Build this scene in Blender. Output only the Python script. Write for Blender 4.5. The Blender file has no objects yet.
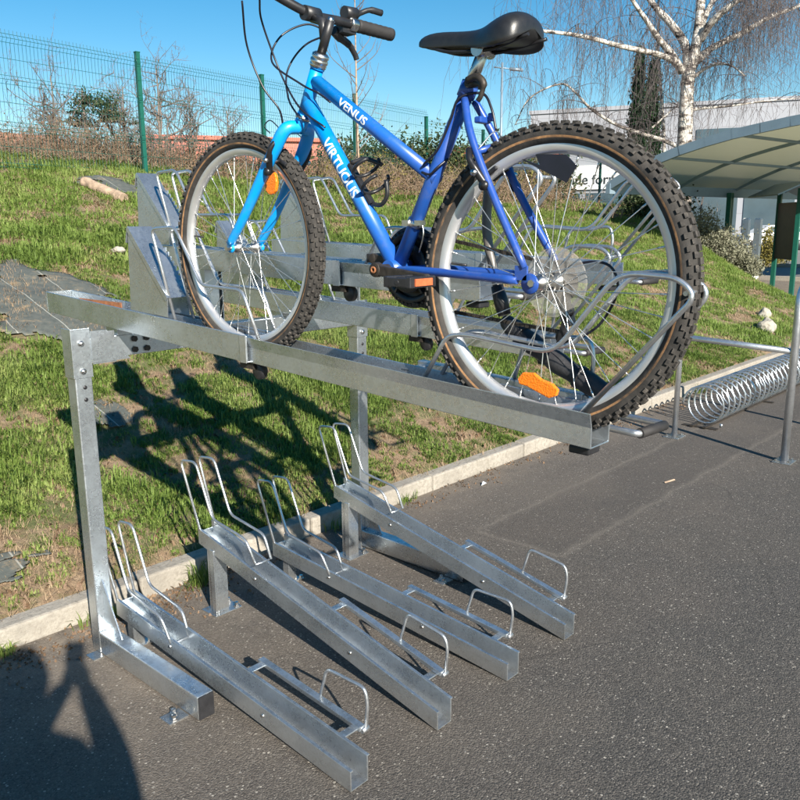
import bpy, bmesh, math, random
import numpy as np
from math import sin, cos, pi, radians, sqrt, atan2
from mathutils import Vector, Matrix, noise
random.seed(7); rng = np.random.default_rng(7)
S = bpy.context.scene
C = S.collection

# ------------------------------------------------------------------ helpers
def V(*a): return Vector(a)

class MB:
    def __init__(s): s.v = []; s.f = []; s.sm = []; s.mi = []; s.cm = 0
    def add(s, vs, fs, smooth=False):
        o = len(s.v); s.v.extend(tuple(p) for p in vs)
        for f in fs: s.f.append(tuple(i + o for i in f)); s.sm.append(smooth); s.mi.append(s.cm)
        return s
    def box(s, x0, x1, y0, y1, z0, z1):
        vs = [(x, y, z) for x in (x0, x1) for y in (y0, y1) for z in (z0, z1)]
        return s.add(vs, [(0,1,3,2),(4,6,7,5),(0,4,5,1),(2,3,7,6),(0,2,6,4),(1,5,7,3)])
    def cbox(s, c, sx, sy, sz, M=None):
        vs = []
        for x in (-.5,.5):
            for y in (-.5,.5):
                for z in (-.5,.5):
                    p = Vector((x*sx, y*sy, z*sz)); p = (M @ p) if M else p; vs.append(p + Vector(c))
        return s.add(vs, [(0,1,3,2),(4,6,7,5),(0,4,5,1),(2,3,7,6),(0,2,6,4),(1,5,7,3)])
    def bar(s, p0, p1, w, h, up=(0,0,1)):
        p0, p1 = Vector(p0), Vector(p1); d = (p1-p0); L = d.length; d.normalize()
        r = d.cross(Vector(up)).normalized(); u = r.cross(d)
        M = Matrix((r, d, u)).transposed()
        return s.cbox((p0+p1)/2, w, L, h, M)
    def tube(s, pts, r, n=8, closed=False, caps=True, smooth=True, sq=None):
        pts = [Vector(p) for p in pts]; N = len(pts)
        rs = r if hasattr(r, '__len__') else [r]*N
        T = []
        for i in range(N):
            if closed: t = pts[(i+1) % N] - pts[i-1]
            else: t = pts[min(i+1, N-1)] - pts[max(i-1, 0)]
            if t.length < 1e-9: t = Vector((0,0,1))
            T.append(t.normalized())
        a = Vector((0,0,1)) if abs(T[0].z) < .9 else Vector((1,0,0))
        u = (a - T[0]*a.dot(T[0])).normalized()
        vs = []
        for i in range(N):
            u = (u - T[i]*u.dot(T[i]))
            if u.length < 1e-6: u = T[i].orthogonal()
            u.normalize(); w = T[i].cross(u)
            for k in range(n):
                an = 2*pi*k/n; vs.append(pts[i] + (u*cos(an) + w*sin(an))*rs[i])
        fs = []
        for i in range(N if closed else N-1):
            a0 = i*n; b0 = ((i+1) % N)*n
            for k in range(n): k2 = (k+1) % n; fs.append((a0+k, a0+k2, b0+k2, b0+k))
        s.add(vs, fs, smooth)
        if caps and not closed:
            o = len(s.v) - len(vs)
            s.f.append(tuple(o + k for k in reversed(range(n)))); s.sm.append(False); s.mi.append(s.cm)
            s.f.append(tuple(o + (N-1)*n + k for k in range(n))); s.sm.append(False); s.mi.append(s.cm)
        return s
    def lathe(s, prof, c, axis, n=64, closed=False, smooth=True):
        # prof: (r, h) list; around axis through c
        ax = Vector(axis).normalized(); u = ax.orthogonal().normalized(); w = ax.cross(u); c = Vector(c); m = len(prof)
        vs = []
        for k in range(n):
            a = 2*pi*k/n; d = u*cos(a) + w*sin(a)
            for (r, h) in prof: vs.append(c + d*r + ax*h)
        fs = []
        for k in range(n):
            k2 = (k+1) % n
            for j in range(m if closed else m-1):
                j2 = (j+1) % m; fs.append((k*m+j, k2*m+j, k2*m+j2, k*m+j2))
        return s.add(vs, fs, smooth)
    def prismX(s, poly, x0, x1):     # poly of (y,z)
        n = len(poly); vs = [(x0, y, z) for y, z in poly] + [(x1, y, z) for y, z in poly]
        fs = [tuple(range(n)), tuple(reversed(range(n, 2*n)))] + [(i, n+i, n+(i+1) % n, (i+1) % n) for i in range(n)]
        return s.add(vs, fs)
    def prismY(s, poly, ya, za, yb, zb):   # poly of (x,z) swept along Y with a tilt
        n = len(poly); vs = [(x, ya, z+za) for x, z in poly] + [(x, yb, z+zb) for x, z in poly]
        fs = [tuple(range(n)), tuple(reversed(range(n, 2*n)))] + [(i, n+i, n+(i+1) % n, (i+1) % n) for i in range(n)]
        return s.add(vs, fs)
    def build(s, name, mats, parent=None, org=None, bevel=0, fixn=True):
        me = bpy.data.meshes.new(name)
        o = org if org is not None else (parent_org(parent) if parent else Vector((0,0,0)))
        o = Vector(o)
        me.from_pydata([(p[0]-o.x, p[1]-o.y, p[2]-o.z) for p in s.v], [], s.f)
        if not isinstance(mats, (list, tuple)): mats = [mats]
        for m in mats: me.materials.append(m)
        me.polygons.foreach_set('use_smooth', s.sm)
        me.polygons.foreach_set('material_index', s.mi)
        if fixn:
            bm = bmesh.new(); bm.from_mesh(me); bmesh.ops.recalc_face_normals(bm, faces=bm.faces); bm.to_mesh(me); bm.free()
        ob = bpy.data.objects.new(name, me); C.objects.link(ob)
        if parent: ob.parent = parent
        else: ob.location = o
        if bevel:
            b = ob.modifiers.new('bevel', 'BEVEL'); b.width = bevel; b.segments = 2; b.limit_method = 'ANGLE'; b.angle_limit = radians(40)
        return ob

def parent_org(o):
    r = Vector((0,0,0))
    while o: r += o.location; o = o.parent
    return r
def thing(name, loc, label, cat, group=None):
    o = bpy.data.objects.new(name, None); C.objects.link(o); o.location = loc; o.empty_display_size = .1
    return tag(o, label, cat, group)
def tag(o, label=None, cat=None, group=None, kind=None):
    if label: o['label'] = label
    if cat: o['category'] = cat
    if group: o['group'] = group
    if kind: o['kind'] = kind
    return o
def copy_tree(o, loc=None, label=None, parent=None):
    c = o.copy(); C.objects.link(c)
    if parent: c.parent = parent
    if loc is not None: c.location = loc
    if label: c['label'] = label
    for ch in [q for q in bpy.data.objects if q.parent == o]: copy_tree(ch, parent=c)
    return c

def fillet(pts, rad, k=5):
    pts = [Vector(p) for p in pts]; out = [pts[0]]
    for i in range(1, len(pts)-1):
        a, b, c = pts[i-1], pts[i], pts[i+1]
        u = (a-b); w = (c-b); r = min(rad, u.length*.48, w.length*.48)
        p = b + u.normalized()*r; q = b + w.normalized()*r
        for j in range(k+1):
            t = j/k; out.append(p*(1-t)**2 + b*2*t*(1-t) + q*t*t)
    out.append(pts[-1]); return out
def catmull(pts, k=6):
    P = [Vector(p) for p in pts]; P = [P[0]*2-P[1]] + P + [P[-1]*2-P[-2]]; out = []
    for i in range(1, len(P)-2):
        for j in range(k):
            t = j/k; a, b, c, d = P[i-1:i+3]
            out.append(.5*((2*b)+(-a+c)*t+(2*a-5*b+4*c-d)*t*t+(-a+3*b-3*c+d)*t**3))
    out.append(P[-2]); return out

# ------------------------------------------------------------------ materials
def new_mat(name):
    m = bpy.data.materials.new(name); m.use_nodes = True; nt = m.node_tree
    return m, nt, nt.nodes['Principled BSDF']
def N(nt, t, **k):
    n = nt.nodes.new(t)
    for a, b in k.items():
        if a.startswith('i_'): n.inputs[a[2:].replace('_', ' ')].default_value = b
        else: setattr(n, a, b)
    return n
def ramp(nt, src, stops):
    r = nt.nodes.new('ShaderNodeValToRGB'); e = r.color_ramp.elements
    while len(e) < len(stops): e.new(.5)
    for i, (p, c) in enumerate(stops):
        e[i].position = p; e[i].color = (*c, 1) if len(c) == 3 else c
    nt.links.new(src, r.inputs[0]); return r.outputs[0]
def mixc(nt, fac, a, b, mode='MIX'):
    m = nt.nodes.new('ShaderNodeMix'); m.data_type = 'RGBA'; m.blend_type = mode
    for i, x in ((0, fac), (6, a), (7, b)):
        if hasattr(x, 'links'): nt.links.new(x, m.inputs[i])
        elif i == 0: m.inputs[0].default_value = x
        else: m.inputs[i].default_value = (*x, 1)
    return m.outputs[2]
def math_(nt, op, a, b=0., c=None, clamp=False):
    m = nt.nodes.new('ShaderNodeMath'); m.operation = op; m.use_clamp = clamp
    for i, x in enumerate((a, b) + ((c,) if c is not None else ())):
        if hasattr(x, 'links'): nt.links.new(x, m.inputs[i])
        else: m.inputs[i].default_value = x
    return m.outputs[0]
def noise_(nt, sc, det=4, rough=.55, vec=None, dim=None):
    n = N(nt, 'ShaderNodeTexNoise'); n.inputs['Scale'].default_value = sc; n.inputs['Detail'].default_value = det; n.inputs['Roughness'].default_value = rough
    if vec is not None: nt.links.new(vec, n.inputs['Vector'])
    return n.outputs['Fac']
def coord(nt, kind='Object'): return N(nt, 'ShaderNodeTexCoord').outputs[kind]
def pos(nt): return N(nt, 'ShaderNodeNewGeometry').outputs['Position']
def bump(nt, b, h, st=.3, dist=.01):
    n = N(nt, 'ShaderNodeBump'); n.inputs['Strength'].default_value = st; n.inputs['Distance'].default_value = dist
    nt.links.new(h, n.inputs['Height']); nt.links.new(n.outputs[0], b.inputs['Normal'])
def setb(b, **k):
    for a, v in k.items(): b.inputs[a.replace('_', ' ')].default_value = v

def plain(name, col, rough=.5, metal=0., var=.12, sc=20., spec=None, bmp=0.):
    m, nt, b = new_mat(name); v = coord(nt)
    f = noise_(nt, sc, 5, .6, v)
    a = tuple(c*(1-var) for c in col); d = tuple(min(1, c*(1+var)) for c in col)
    nt.links.new(ramp(nt, f, [(.3, a), (.7, d)]), b.inputs['Base Color'])
    rr = math_(nt, 'MULTIPLY_ADD', f, .25, rough-.12); nt.links.new(rr, b.inputs['Roughness'])
    setb(b, Metallic=metal)
    if spec is not None: b.inputs['Specular IOR Level'].default_value = spec
    if bmp: bump(nt, b, noise_(nt, sc*6, 3, .6, v), bmp, .002)
    return m

def galv(name, tint=(.61,.66,.70), rough=.31, dirt=.0):
    m, nt, b = new_mat(name); v = pos(nt)
    vo = N(nt, 'ShaderNodeTexVoronoi'); vo.inputs['Scale'].default_value = 140; nt.links.new(v, vo.inputs['Vector'])
    sep = N(nt, 'ShaderNodeSeparateColor'); nt.links.new(vo.outputs['Color'], sep.inputs[0])
    big = noise_(nt, 7, 5, .65, v); st = N(nt, 'ShaderNodeMapping'); st.inputs['Scale'].default_value = (30, 3, 30)
    nt.links.new(v, st.inputs[0]); streak = noise_(nt, 1, 3, .6, st.outputs[0])
    val = math_(nt, 'ADD', math_(nt, 'MULTIPLY', sep.outputs[0], .15), math_(nt, 'ADD', math_(nt, 'MULTIPLY', big, .55), math_(nt, 'MULTIPLY', streak, .23)))
    c = ramp(nt, val, [(.25, tuple(t*.78 for t in tint)), (.55, tint), (.85, tuple(min(1, t*1.12) for t in tint))])
    if dirt:
        dn = noise_(nt, 12, 6, .7, v); sp = N(nt, 'ShaderNodeSeparateXYZ'); nt.links.new(v, sp.inputs[0])
        low = math_(nt, 'SUBTRACT', 1., math_(nt, 'MULTIPLY', sp.outputs[2], 11.), clamp=True)
        c = mixc(nt, math_(nt, 'MULTIPLY', math_(nt, 'MULTIPLY', low, dn), dirt*1.5, clamp=True), c, (.34,.29,.22))
    gn = N(nt, 'ShaderNodeNewGeometry'); sn = N(nt, 'ShaderNodeSeparateXYZ'); nt.links.new(gn.outputs['Normal'], sn.inputs[0])
    upf = math_(nt, 'MULTIPLY_ADD', sn.outputs[2], 4., -3., clamp=True); grime = ramp(nt, noise_(nt, 18, 7, .75, v), [(.46, (0,0,0)), (.62, (.8,.8,.8))])
    drip = ramp(nt, noise_(nt, 1, 5, .7, st.outputs[0]), [(.55, (0,0,0)), (.75, (.45,.45,.45))])
    c = mixc(nt, math_(nt, 'ADD', math_(nt, 'MULTIPLY', upf, math_(nt, 'MULTIPLY', grime, .55)), math_(nt, 'MULTIPLY', drip, .5), clamp=True), c, (.20,.18,.155))
    nt.links.new(c, b.inputs['Base Color'])
    r = math_(nt, 'ADD', math_(nt, 'MULTIPLY', sep.outputs[1], .09), math_(nt, 'MULTIPLY_ADD', big, .3, rough-.2))
    nt.links.new(r, b.inputs['Roughness']); setb(b, Metallic=.89)
    sm = N(nt, 'ShaderNodeBump'); bump(nt, b, noise_(nt, 40, 4, .6, v), .08, .004)
    return m

M = {}
M['galv'] = galv('galvanised_steel', dirt=.5)
M['rod'] = galv('galvanised_rod', (.66,.68,.70), .36)
M['chrome'] = plain('worn_alloy', (.62,.60,.57), .28, 1., .15, 40)
M['rim'] = plain('rim_alloy', (.70,.70,.70), .42, .75, .08, 14)
M['spoke'] = plain('spoke_steel', (.72,.72,.70), .3, .9, .05, 30)
M['black'] = plain('black_plastic', (.018,.018,.02), .42, 0, .3, 30, bmp=.1)
M['blackmetal'] = plain('black_metal', (.02,.02,.022), .35, .3, .3, 30)
M['rubber'] = plain('tyre_rubber', (.032,.029,.026), .85, 0, .65, 25, bmp=.4)
M['skin_wall'] = plain('tan_sidewall', (.36,.19,.085), .75, 0, .3, 30)
m, nt, b = new_mat('worn_tan_sidewall'); v = coord(nt)
nt.links.new(mixc(nt, ramp(nt, noise_(nt, 9, 6, .7, v), [(.46, (0,0,0)), (.64, (.95,.95,.95))]), ramp(nt, noise_(nt, 70, 4, .7, v), [(.3, (.22,.11,.05)), (.7, (.42,.23,.10))]), (.05,.038,.028)), b.inputs['Base Color'])
setb(b, Roughness=.8); M['skin_wall'] = m
m, nt, b = new_mat('dusty_tread'); v = coord(nt)
nt.links.new(ramp(nt, noise_(nt, 45, 7, .8, v), [(.38, (.016,.015,.014)), (.55, (.05,.045,.04)), (.72, (.15,.13,.11))]), b.inputs['Base Color']); setb(b, Roughness=.9); bump(nt, b, noise_(nt, 300, 3, .7, v), .4, .002); M['tread'] = m
M['leather'] = plain('saddle_vinyl', (.017,.017,.018), .36, 0, .15, 60, bmp=.15)
M['dirty'] = plain('greasy_steel', (.05,.042,.035), .55, .5, .4, 60)
M['sleeve'] = plain('black_sleeve', (.03,.03,.033), .5, 0, .4, 25, bmp=.4)
M['cable'] = plain('cable_sheath', (.012,.012,.02), .35, 0, .2, 30)
M['cablelock'] = plain('grey_lock_sheath', (.13,.12,.11), .4, 0, .25, 30)
M['fence'] = plain('green_powder_coat', (.006,.085,.062), .4, 0, .1, 20)
M['white'] = plain('white_paint', (.78,.78,.76), .45, 0, .05, 12)
M['decal'] = plain('white_decal', (.74,.78,.82), .5, 0, .12, 60)
M['signblack'] = plain('sign_lettering', (.02,.025,.03), .5, 0, .1, 12)
M['bark'] = plain('grey_bark', (.15,.125,.11), .85, 0, .3, 12)
M['twig'] = plain('twig', (.15,.12,.105), .8, 0, .3, 6)
M['twigpurple'] = plain('birch_twig', (.115,.095,.092), .8, 0, .3, 4)
M['bramble'] = plain('dry_bramble', (.23,.165,.11), .85, 0, .4, 2)
M['bluebox'] = plain('blue_grey_metal', (.20,.27,.33), .45, .3, .08, 4)
M['pink'] = plain('pink_render', (.46,.16,.12), .85, 0, .08, .8)
M['redfascia'] = plain('red_fascia', (.40,.10,.06), .6, 0, .1, 1)
M['darkwall'] = plain('dark_wall', (.10,.10,.10), .8, 0, .2, 1)
M['glassdark'] = plain('window_glass', (.06,.09,.11), .12, 0, .1, 1)
M['clay'] = plain('clay_tiles', (.42,.19,.11), .8, 0, .2, 2)
M['log'] = plain('dead_wood', (.33,.24,.17), .9, 0, .45, 14, bmp=.7)
M['stone'] = plain('pale_stone', (.34,.31,.26), .85, 0, .2, 8, bmp=.5)
M['grip'] = plain('rubber_grip', (.022,.020,.020), .7, 0, .2, 60, bmp=.3)
M['boardblack'] = plain('notice_board', (.02,.025,.025), .4, 0, .2, 5)
M['carwhite'] = plain('car_paint', (.78,.79,.80), .25, 0, .03, 3)
M['red'] = plain('red_lens', (.5,.01,.01), .3, 0, .1, 5)
M['rust_and_reflection'] = plain('rust_and_reflection', (.30,.12,.05), .8, .1, .4, 40)  # rust on the crank bolts, painted brown reflection in the outer rails
M['trouser'] = plain('dark_denim', (.03,.04,.07), .9, 0, .2, 40)
M['coat'] = plain('dark_coat', (.03,.03,.035), .9, 0, .2, 30)
M['skin'] = plain('skin', (.55,.36,.27), .5, 0, .06, 15)
M['dullred'] = plain('faded_reflector', (.50,.12,.045), .45, 0, .2, 80)
M['hair'] = plain('brown_hair', (.06,.035,.02), .6, 0, .3, 40)

# fading blue paint: pale azure at the front of the bike, deep blue towards the rear
m, nt, b = new_mat('fading_blue_paint'); sp = N(nt, 'ShaderNodeSeparateXYZ'); nt.links.new(coord(nt), sp.inputs[0])
f = math_(nt, 'MULTIPLY_ADD', sp.outputs[1], 1/1.0, .5)
f2 = math_(nt, 'ADD', f, math_(nt, 'MULTIPLY', noise_(nt, 9, 3, .5, coord(nt)), .04))
nt.links.new(ramp(nt, f2, [(.25, (.016,.065,.30)), (.50, (.012,.11,.44)), (.66, (.0,.24,.68)), (.78, (.0,.31,.78))]), b.inputs['Base Color'])
pc = nt.nodes['Principled BSDF'].inputs['Base Color'].links[0].from_socket; vv = coord(nt)
dust_ = ramp(nt, noise_(nt, 22, 7, .75, vv), [(.50, (0,0,0)), (.78, (.35,.35,.35))]); chips = ramp(nt, noise_(nt, 130, 4, .8, vv), [(.70, (0,0,0)), (.74, (.8,.8,.8))])
nt.links.new(mixc(nt, chips, mixc(nt, dust_, pc, (.16,.17,.20)), (.10,.09,.08)), b.inputs['Base Color'])
nt.links.new(math_(nt, 'MULTIPLY_ADD', noise_(nt, 30, 6, .7, vv), .35, .20), b.inputs['Roughness']); b.inputs['Coat Weight'].default_value = .25; b.inputs['Coat Roughness'].default_value = .3
bump(nt, b, noise_(nt, 160, 2, .6, coord(nt)), .04, .001)
M['paint'] = m
# orange reflector
m, nt, b = new_mat('orange_reflector'); vo = N(nt, 'ShaderNodeTexVoronoi'); vo.inputs['Scale'].default_value = 260; nt.links.new(coord(nt), vo.inputs['Vector'])
setb(b, Roughness=.18); b.inputs['Base Color'].default_value = (.85,.20,.01,1); b.inputs['Coat Weight'].default_value = .6
bump(nt, b, vo.outputs['Distance'], .5, .002); M['orange'] = m
# translucent spoke guard
m, nt, b = new_mat('clear_plastic'); setb(b, Roughness=.35, Alpha=.28); b.inputs['Base Color'].default_value = (.42,.40,.37,1)
bump(nt, b, noise_(nt, 60, 3, .6, coord(nt)), .3, .002); M['guard'] = m
# canopy polycarbonate
m, nt, b = new_mat('canopy_polycarbonate'); setb(b, Roughness=.35)
tr = N(nt, 'ShaderNodeBsdfTranslucent'); tr.inputs[0].default_value = (.80,.78,.62,1); mx = N(nt, 'ShaderNodeMixShader'); mx.inputs[0].default_value = .62
wv = N(nt, 'ShaderNodeTexWave'); wv.inputs['Scale'].default_value = 9; nt.links.new(coord(nt), wv.inputs['Vector'])
nt.links.new(ramp(nt, wv.outputs['Fac'], [(0, (.28,.27,.19)), (1, (.36,.35,.25))]), b.inputs['Base Color'])
out = nt.nodes['Material Output']; nt.links.new(b.outputs[0], mx.inputs[1]); nt.links.new(tr.outputs[0], mx.inputs[2]); nt.links.new(mx.outputs[0], out.inputs[0]); M['poly'] = m
# corrugated warehouse cladding
m, nt, b = new_mat('warehouse_cladding'); v = coord(nt)
br = N(nt, 'ShaderNodeTexBrick'); br.inputs['Scale'].default_value = 1.; br.inputs['Brick Width'].default_value = 2.4; br.inputs['Row Height'].default_value = 1.1
br.offset = 0; br.inputs['Mortar Size'].default_value = .03; br.inputs['Color1'].default_value = (.27,.28,.31,1); br.inputs['Color2'].default_value = (.30,.31,.34,1); br.inputs['Mortar'].default_value = (.24,.24,.26,1)
mp = N(nt, 'ShaderNodeMapping'); mp.inputs['Rotation'].default_value = (radians(90), 0, 0); nt.links.new(v, mp.inputs[0]); nt.links.new(mp.outputs[0], br.inputs['Vector'])
nt.links.new(mixc(nt, .25, br.outputs['Color'], ramp(nt, noise_(nt, .7, 5, .6, v), [(.3, (.22,.23,.25)), (.7, (.34,.35,.38))])), b.inputs['Base Color']); setb(b, Roughness=.6); M['clad'] = m
# concrete kerb
m, nt, b = new_mat('kerb_concrete'); v = pos(nt)
c1 = ramp(nt, noise_(nt, 3, 8, .7, v), [(.3, (.22,.20,.17)), (.5, (.33,.30,.255)), (.72, (.42,.385,.33))])
c1 = mixc(nt, ramp(nt, noise_(nt, 6, 7, .8, v), [(.55, (0,0,0)), (.68, (.7,.7,.7))]), c1, (.14,.125,.09))
c2 = mixc(nt, ramp(nt, noise_(nt, 45, 3, .7, v), [(.45, (0,0,0)), (.7, (1,1,1))]), c1, (.24,.215,.18))
nt.links.new(c2, b.inputs['Base Color']); setb(b, Roughness=.9); bump(nt, b, noise_(nt, 60, 6, .7, v), .6, .01); M['kerb'] = m
# asphalt
m, nt, b = new_mat('asphalt'); v = pos(nt); sp = N(nt, 'ShaderNodeSeparateXYZ'); nt.links.new(v, sp.inputs[0]); X_, Y_ = sp.outputs[0], sp.outputs[1]
wear = math_(nt, 'ADD', math_(nt, 'MULTIPLY_ADD', Y_, .30, -.12), math_(nt, 'MULTIPLY_ADD', noise_(nt, 1.3, 6, .65, v), .9, -.45), clamp=True)
base = ramp(nt, wear, [(.15, (.062,.057,.052)), (.75, (.112,.094,.078))])
vo = N(nt, 'ShaderNodeTexVoronoi'); vo.inputs['Scale'].default_value = 190; nt.links.new(v, vo.inputs['Vector'])
sc = N(nt, 'ShaderNodeSeparateColor'); nt.links.new(vo.outputs['Color'], sc.inputs[0])
grain = noise_(nt, 300, 3, .75, v)
gv = math_(nt, 'ADD', math_(nt, 'MULTIPLY', sc.outputs[0], .75), math_(nt, 'MULTIPLY', grain, .5))
base = mixc(nt, 1., base, ramp(nt, gv, [(.2, (.45,.45,.45)), (.6, (1,1,1)), (.95, (1.0,1.0,1.0))]), 'MULTIPLY')
base = mixc(nt, ramp(nt, sc.outputs[1], [(.62, (0,0,0)), (1., (.55,.55,.55))]), base, (.20,.18,.155))
v2 = N(nt, 'ShaderNodeTexVoronoi'); v2.inputs['Scale'].default_value = 95; nt.links.new(v, v2.inputs['Vector'])
sc2 = N(nt, 'ShaderNodeSeparateColor'); nt.links.new(v2.outputs['Color'], sc2.inputs[0])
spk = math_(nt, 'MULTIPLY', math_(nt, 'LESS_THAN', v2.outputs['Distance'], math_(nt, 'MULTIPLY', sc2.outputs[1], .42)), math_(nt, 'GREATER_THAN', sc2.outputs[0], .82))
base = mixc(nt, math_(nt, 'MULTIPLY', spk, .75), base, (.40,.37,.32))
# trench repair: a strip along the kerb with pale tar-free joints
nz = math_(nt, 'MULTIPLY_ADD', noise_(nt, 4, 4, .6, v), .10, -.05)
yy = math_(nt, 'ADD', Y_, nz); xx = math_(nt, 'ADD', X_, nz)
inx = math_(nt, 'GREATER_THAN', xx, 3.28)
def near(a, c, w): return math_(nt, 'SUBTRACT', 1., math_(nt, 'DIVIDE', math_(nt, 'ABSOLUTE', math_(nt, 'SUBTRACT', a, c)), w), clamp=True)
iny = math_(nt, 'MULTIPLY', math_(nt, 'GREATER_THAN', yy, 1.95), math_(nt, 'LESS_THAN', yy, 2.45))
ln = math_(nt, 'MAXIMUM', math_(nt, 'MULTIPLY', math_(nt, 'MAXIMUM', near(yy, 1.95, .035), near(yy, 2.45, .035)), inx), math_(nt, 'MULTIPLY', near(xx, 3.28, .035), iny))
base = mixc(nt, math_(nt, 'MULTIPLY', ln, math_(nt, 'MULTIPLY', noise_(nt, 7, 6, .8, v), .75)), base, (.20,.175,.145))
base = mixc(nt, math_(nt, 'MULTIPLY', math_(nt, 'MULTIPLY', inx, iny), .3), base, (.055,.047,.042))
crn = N(nt, 'ShaderNodeTexVoronoi'); crn.feature = 'DISTANCE_TO_EDGE'; crn.inputs['Scale'].default_value = .55
wob = N(nt, 'ShaderNodeMix'); wob.data_type = 'VECTOR'; wob.inputs[0].default_value = .12; nn_ = N(nt, 'ShaderNodeTexNoise'); nn_.inputs['Scale'].default_value = 2.5; nn_.inputs['Detail'].default_value = 6; nt.links.new(v, nn_.inputs['Vector'])
nt.links.new(v, wob.inputs[4]); nt.links.new(nn_.outputs['Color'], wob.inputs[5]); nt.links.new(wob.outputs[1], crn.inputs['Vector'])
crk = math_(nt, 'MULTIPLY', math_(nt, 'LESS_THAN', crn.outputs['Distance'], .0022), math_(nt, 'GREATER_THAN', noise_(nt, .9, 3, .5, v), .52))
base = mixc(nt, math_(nt, 'MULTIPLY', crk, .3), base, (.02,.018,.016))
base = mixc(nt, ramp(nt, noise_(nt, .55, 5, .6, v), [(.52, (0,0,0)), (.70, (.40,.40,.40))]), base, (.15,.125,.10))
base = mixc(nt, ramp(nt, noise_(nt, 2.2, 5, .65, v), [(.66, (0,0,0)), (.74, (.5,.5,.5))]), base, (.035,.032,.03))
# sandy dust against the kerb and round the left foot of the rack
dn = noise_(nt, 5, 7, .7, v)
near_k = math_(nt, 'MULTIPLY_ADD', Y_, 2.1, -5.65, clamp=True)
left = math_(nt, 'SUBTRACT', 1., math_(nt, 'MULTIPLY', math_(nt, 'ABSOLUTE', math_(nt, 'SUBTRACT', X_, 1.2)), .75), clamp=True)
left = math_(nt, 'MULTIPLY', left, math_(nt, 'MULTIPLY_ADD', Y_, .8, -1.1, clamp=True))
dust = math_(nt, 'MULTIPLY', math_(nt, 'ADD', near_k, math_(nt, 'MULTIPLY', left, .55)), ramp(nt, dn, [(.35, (0,0,0)), (.68, (1,1,1))]), clamp=True)
base = mixc(nt, math_(nt, 'MULTIPLY', dust, .75), base, (.27,.22,.165))
nt.links.new(base, b.inputs['Base Color']); setb(b, Roughness=.85)
bump(nt, b, math_(nt, 'ADD', math_(nt, 'MULTIPLY', vo.outputs['Distance'], -.9), math_(nt, 'MULTIPLY', grain, .6)), .8, .004); M['asphalt'] = m
# bank soil
m, nt, b = new_mat('bank_soil'); v = pos(nt)
soil = ramp(nt, noise_(nt, 9, 8, .75, v), [(.28, (.13,.085,.05)), (.5, (.27,.185,.115)), (.72, (.40,.30,.20))])
gr = ramp(nt, noise_(nt, 30, 5, .7, v), [(.3, (.05,.085,.015)), (.7, (.12,.16,.04))])
msk = ramp(nt, noise_(nt, 3.5, 7, .7, v), [(.44, (0,0,0)), (.58, (.85,.85,.85))])
c = mixc(nt, msk, soil, gr)
nt.links.new(c, b.inputs['Base Color']); setb(b, Roughness=.95); bump(nt, b, noise_(nt, 35, 7, .75, v), .9, .03); M['soil'] = m
# far ground
m, nt, b = new_mat('far_ground'); v = pos(nt)
nt.links.new(ramp(nt, noise_(nt, .08, 6, .6, v), [(.35, (.07,.09,.03)), (.65, (.13,.12,.08))]), b.inputs['Base Color']); setb(b, Roughness=.95); M['far'] = m
# road
M['road'] = plain('grey_road', (.17,.165,.155), .85, 0, .12, 2)
# weed membrane: dark woven sheet with pale marking threads
m, nt, b = new_mat('weed_membrane'); v = pos(nt); sp = N(nt, 'ShaderNodeSeparateXYZ'); nt.links.new(v, sp.inputs[0])
def lines(o_, per, w):
    f_ = math_(nt, 'FRACT', math_(nt, 'DIVIDE', math_(nt, 'ADD', o_, 50.), per)); return math_(nt, 'LESS_THAN', f_, w)
l1 = lines(math_(nt, 'ADD', sp.outputs[0], math_(nt, 'MULTIPLY', noise_(nt, 2, 2, .5, v), .08)), .34, .025)
base = ramp(nt, noise_(nt, 14, 6, .7, v), [(.3, (.055,.065,.06)), (.7, (.115,.12,.105))])
base = mixc(nt, math_(nt, 'MULTIPLY', l1, .6), base, (.40,.40,.36))
base = mixc(nt, ramp(nt, noise_(nt, 5, 6, .7, v), [(.55, (0,0,0)), (.72, (1,1,1))]), base, (.30,.22,.13))
nt.links.new(base, b.inputs['Base Color']); setb(b, Roughness=.75); bump(nt, b, noise_(nt, 200, 3, .7, v), .4, .004); M['membrane'] = m
# birch bark
m, nt, b = new_mat('birch_bark'); v = coord(nt); mp = N(nt, 'ShaderNodeMapping'); mp.inputs['Scale'].default_value = (3, 3, 7); nt.links.new(v, mp.inputs[0])
c = ramp(nt, noise_(nt, 1.0, 5, .7, mp.outputs[0]), [(.40, (.05,.04,.035)), (.47, (.30,.26,.22)), (.54, (.58,.54,.48)), (.8, (.66,.63,.58))])
nt.links.new(c, b.inputs['Base Color']); setb(b, Roughness=.8); bump(nt, b, noise_(nt, 14, 5, .7, v), .4, .02); M['birch'] = m
def leafmat(name, cols, transl=.35, sc=6):
    m, nt, b = new_mat(name); v = pos(nt)
    f_ = math_(nt, 'ADD', math_(nt, 'MULTIPLY', noise_(nt, sc, 4, .7, v), .6), math_(nt, 'MULTIPLY', noise_(nt, sc*30, 2, .7, v), .45))
    c = ramp(nt, f_, [(.32, cols[0]), (.52, cols[1]), (.70, cols[2])])
    nt.links.new(c, b.inputs['Base Color']); setb(b, Roughness=.6); b.inputs['Specular IOR Level'].default_value = .3
    tr = N(nt, 'ShaderNodeBsdfTranslucent'); nt.links.new(c, tr.inputs[0]); mx = N(nt, 'ShaderNodeMixShader'); mx.inputs[0].default_value = transl
    out = nt.nodes['Material Output']; nt.links.new(b.outputs[0], mx.inputs[1]); nt.links.new(tr.outputs[0], mx.inputs[2]); nt.links.new(mx.outputs[0], out.inputs[0]); return m
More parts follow.
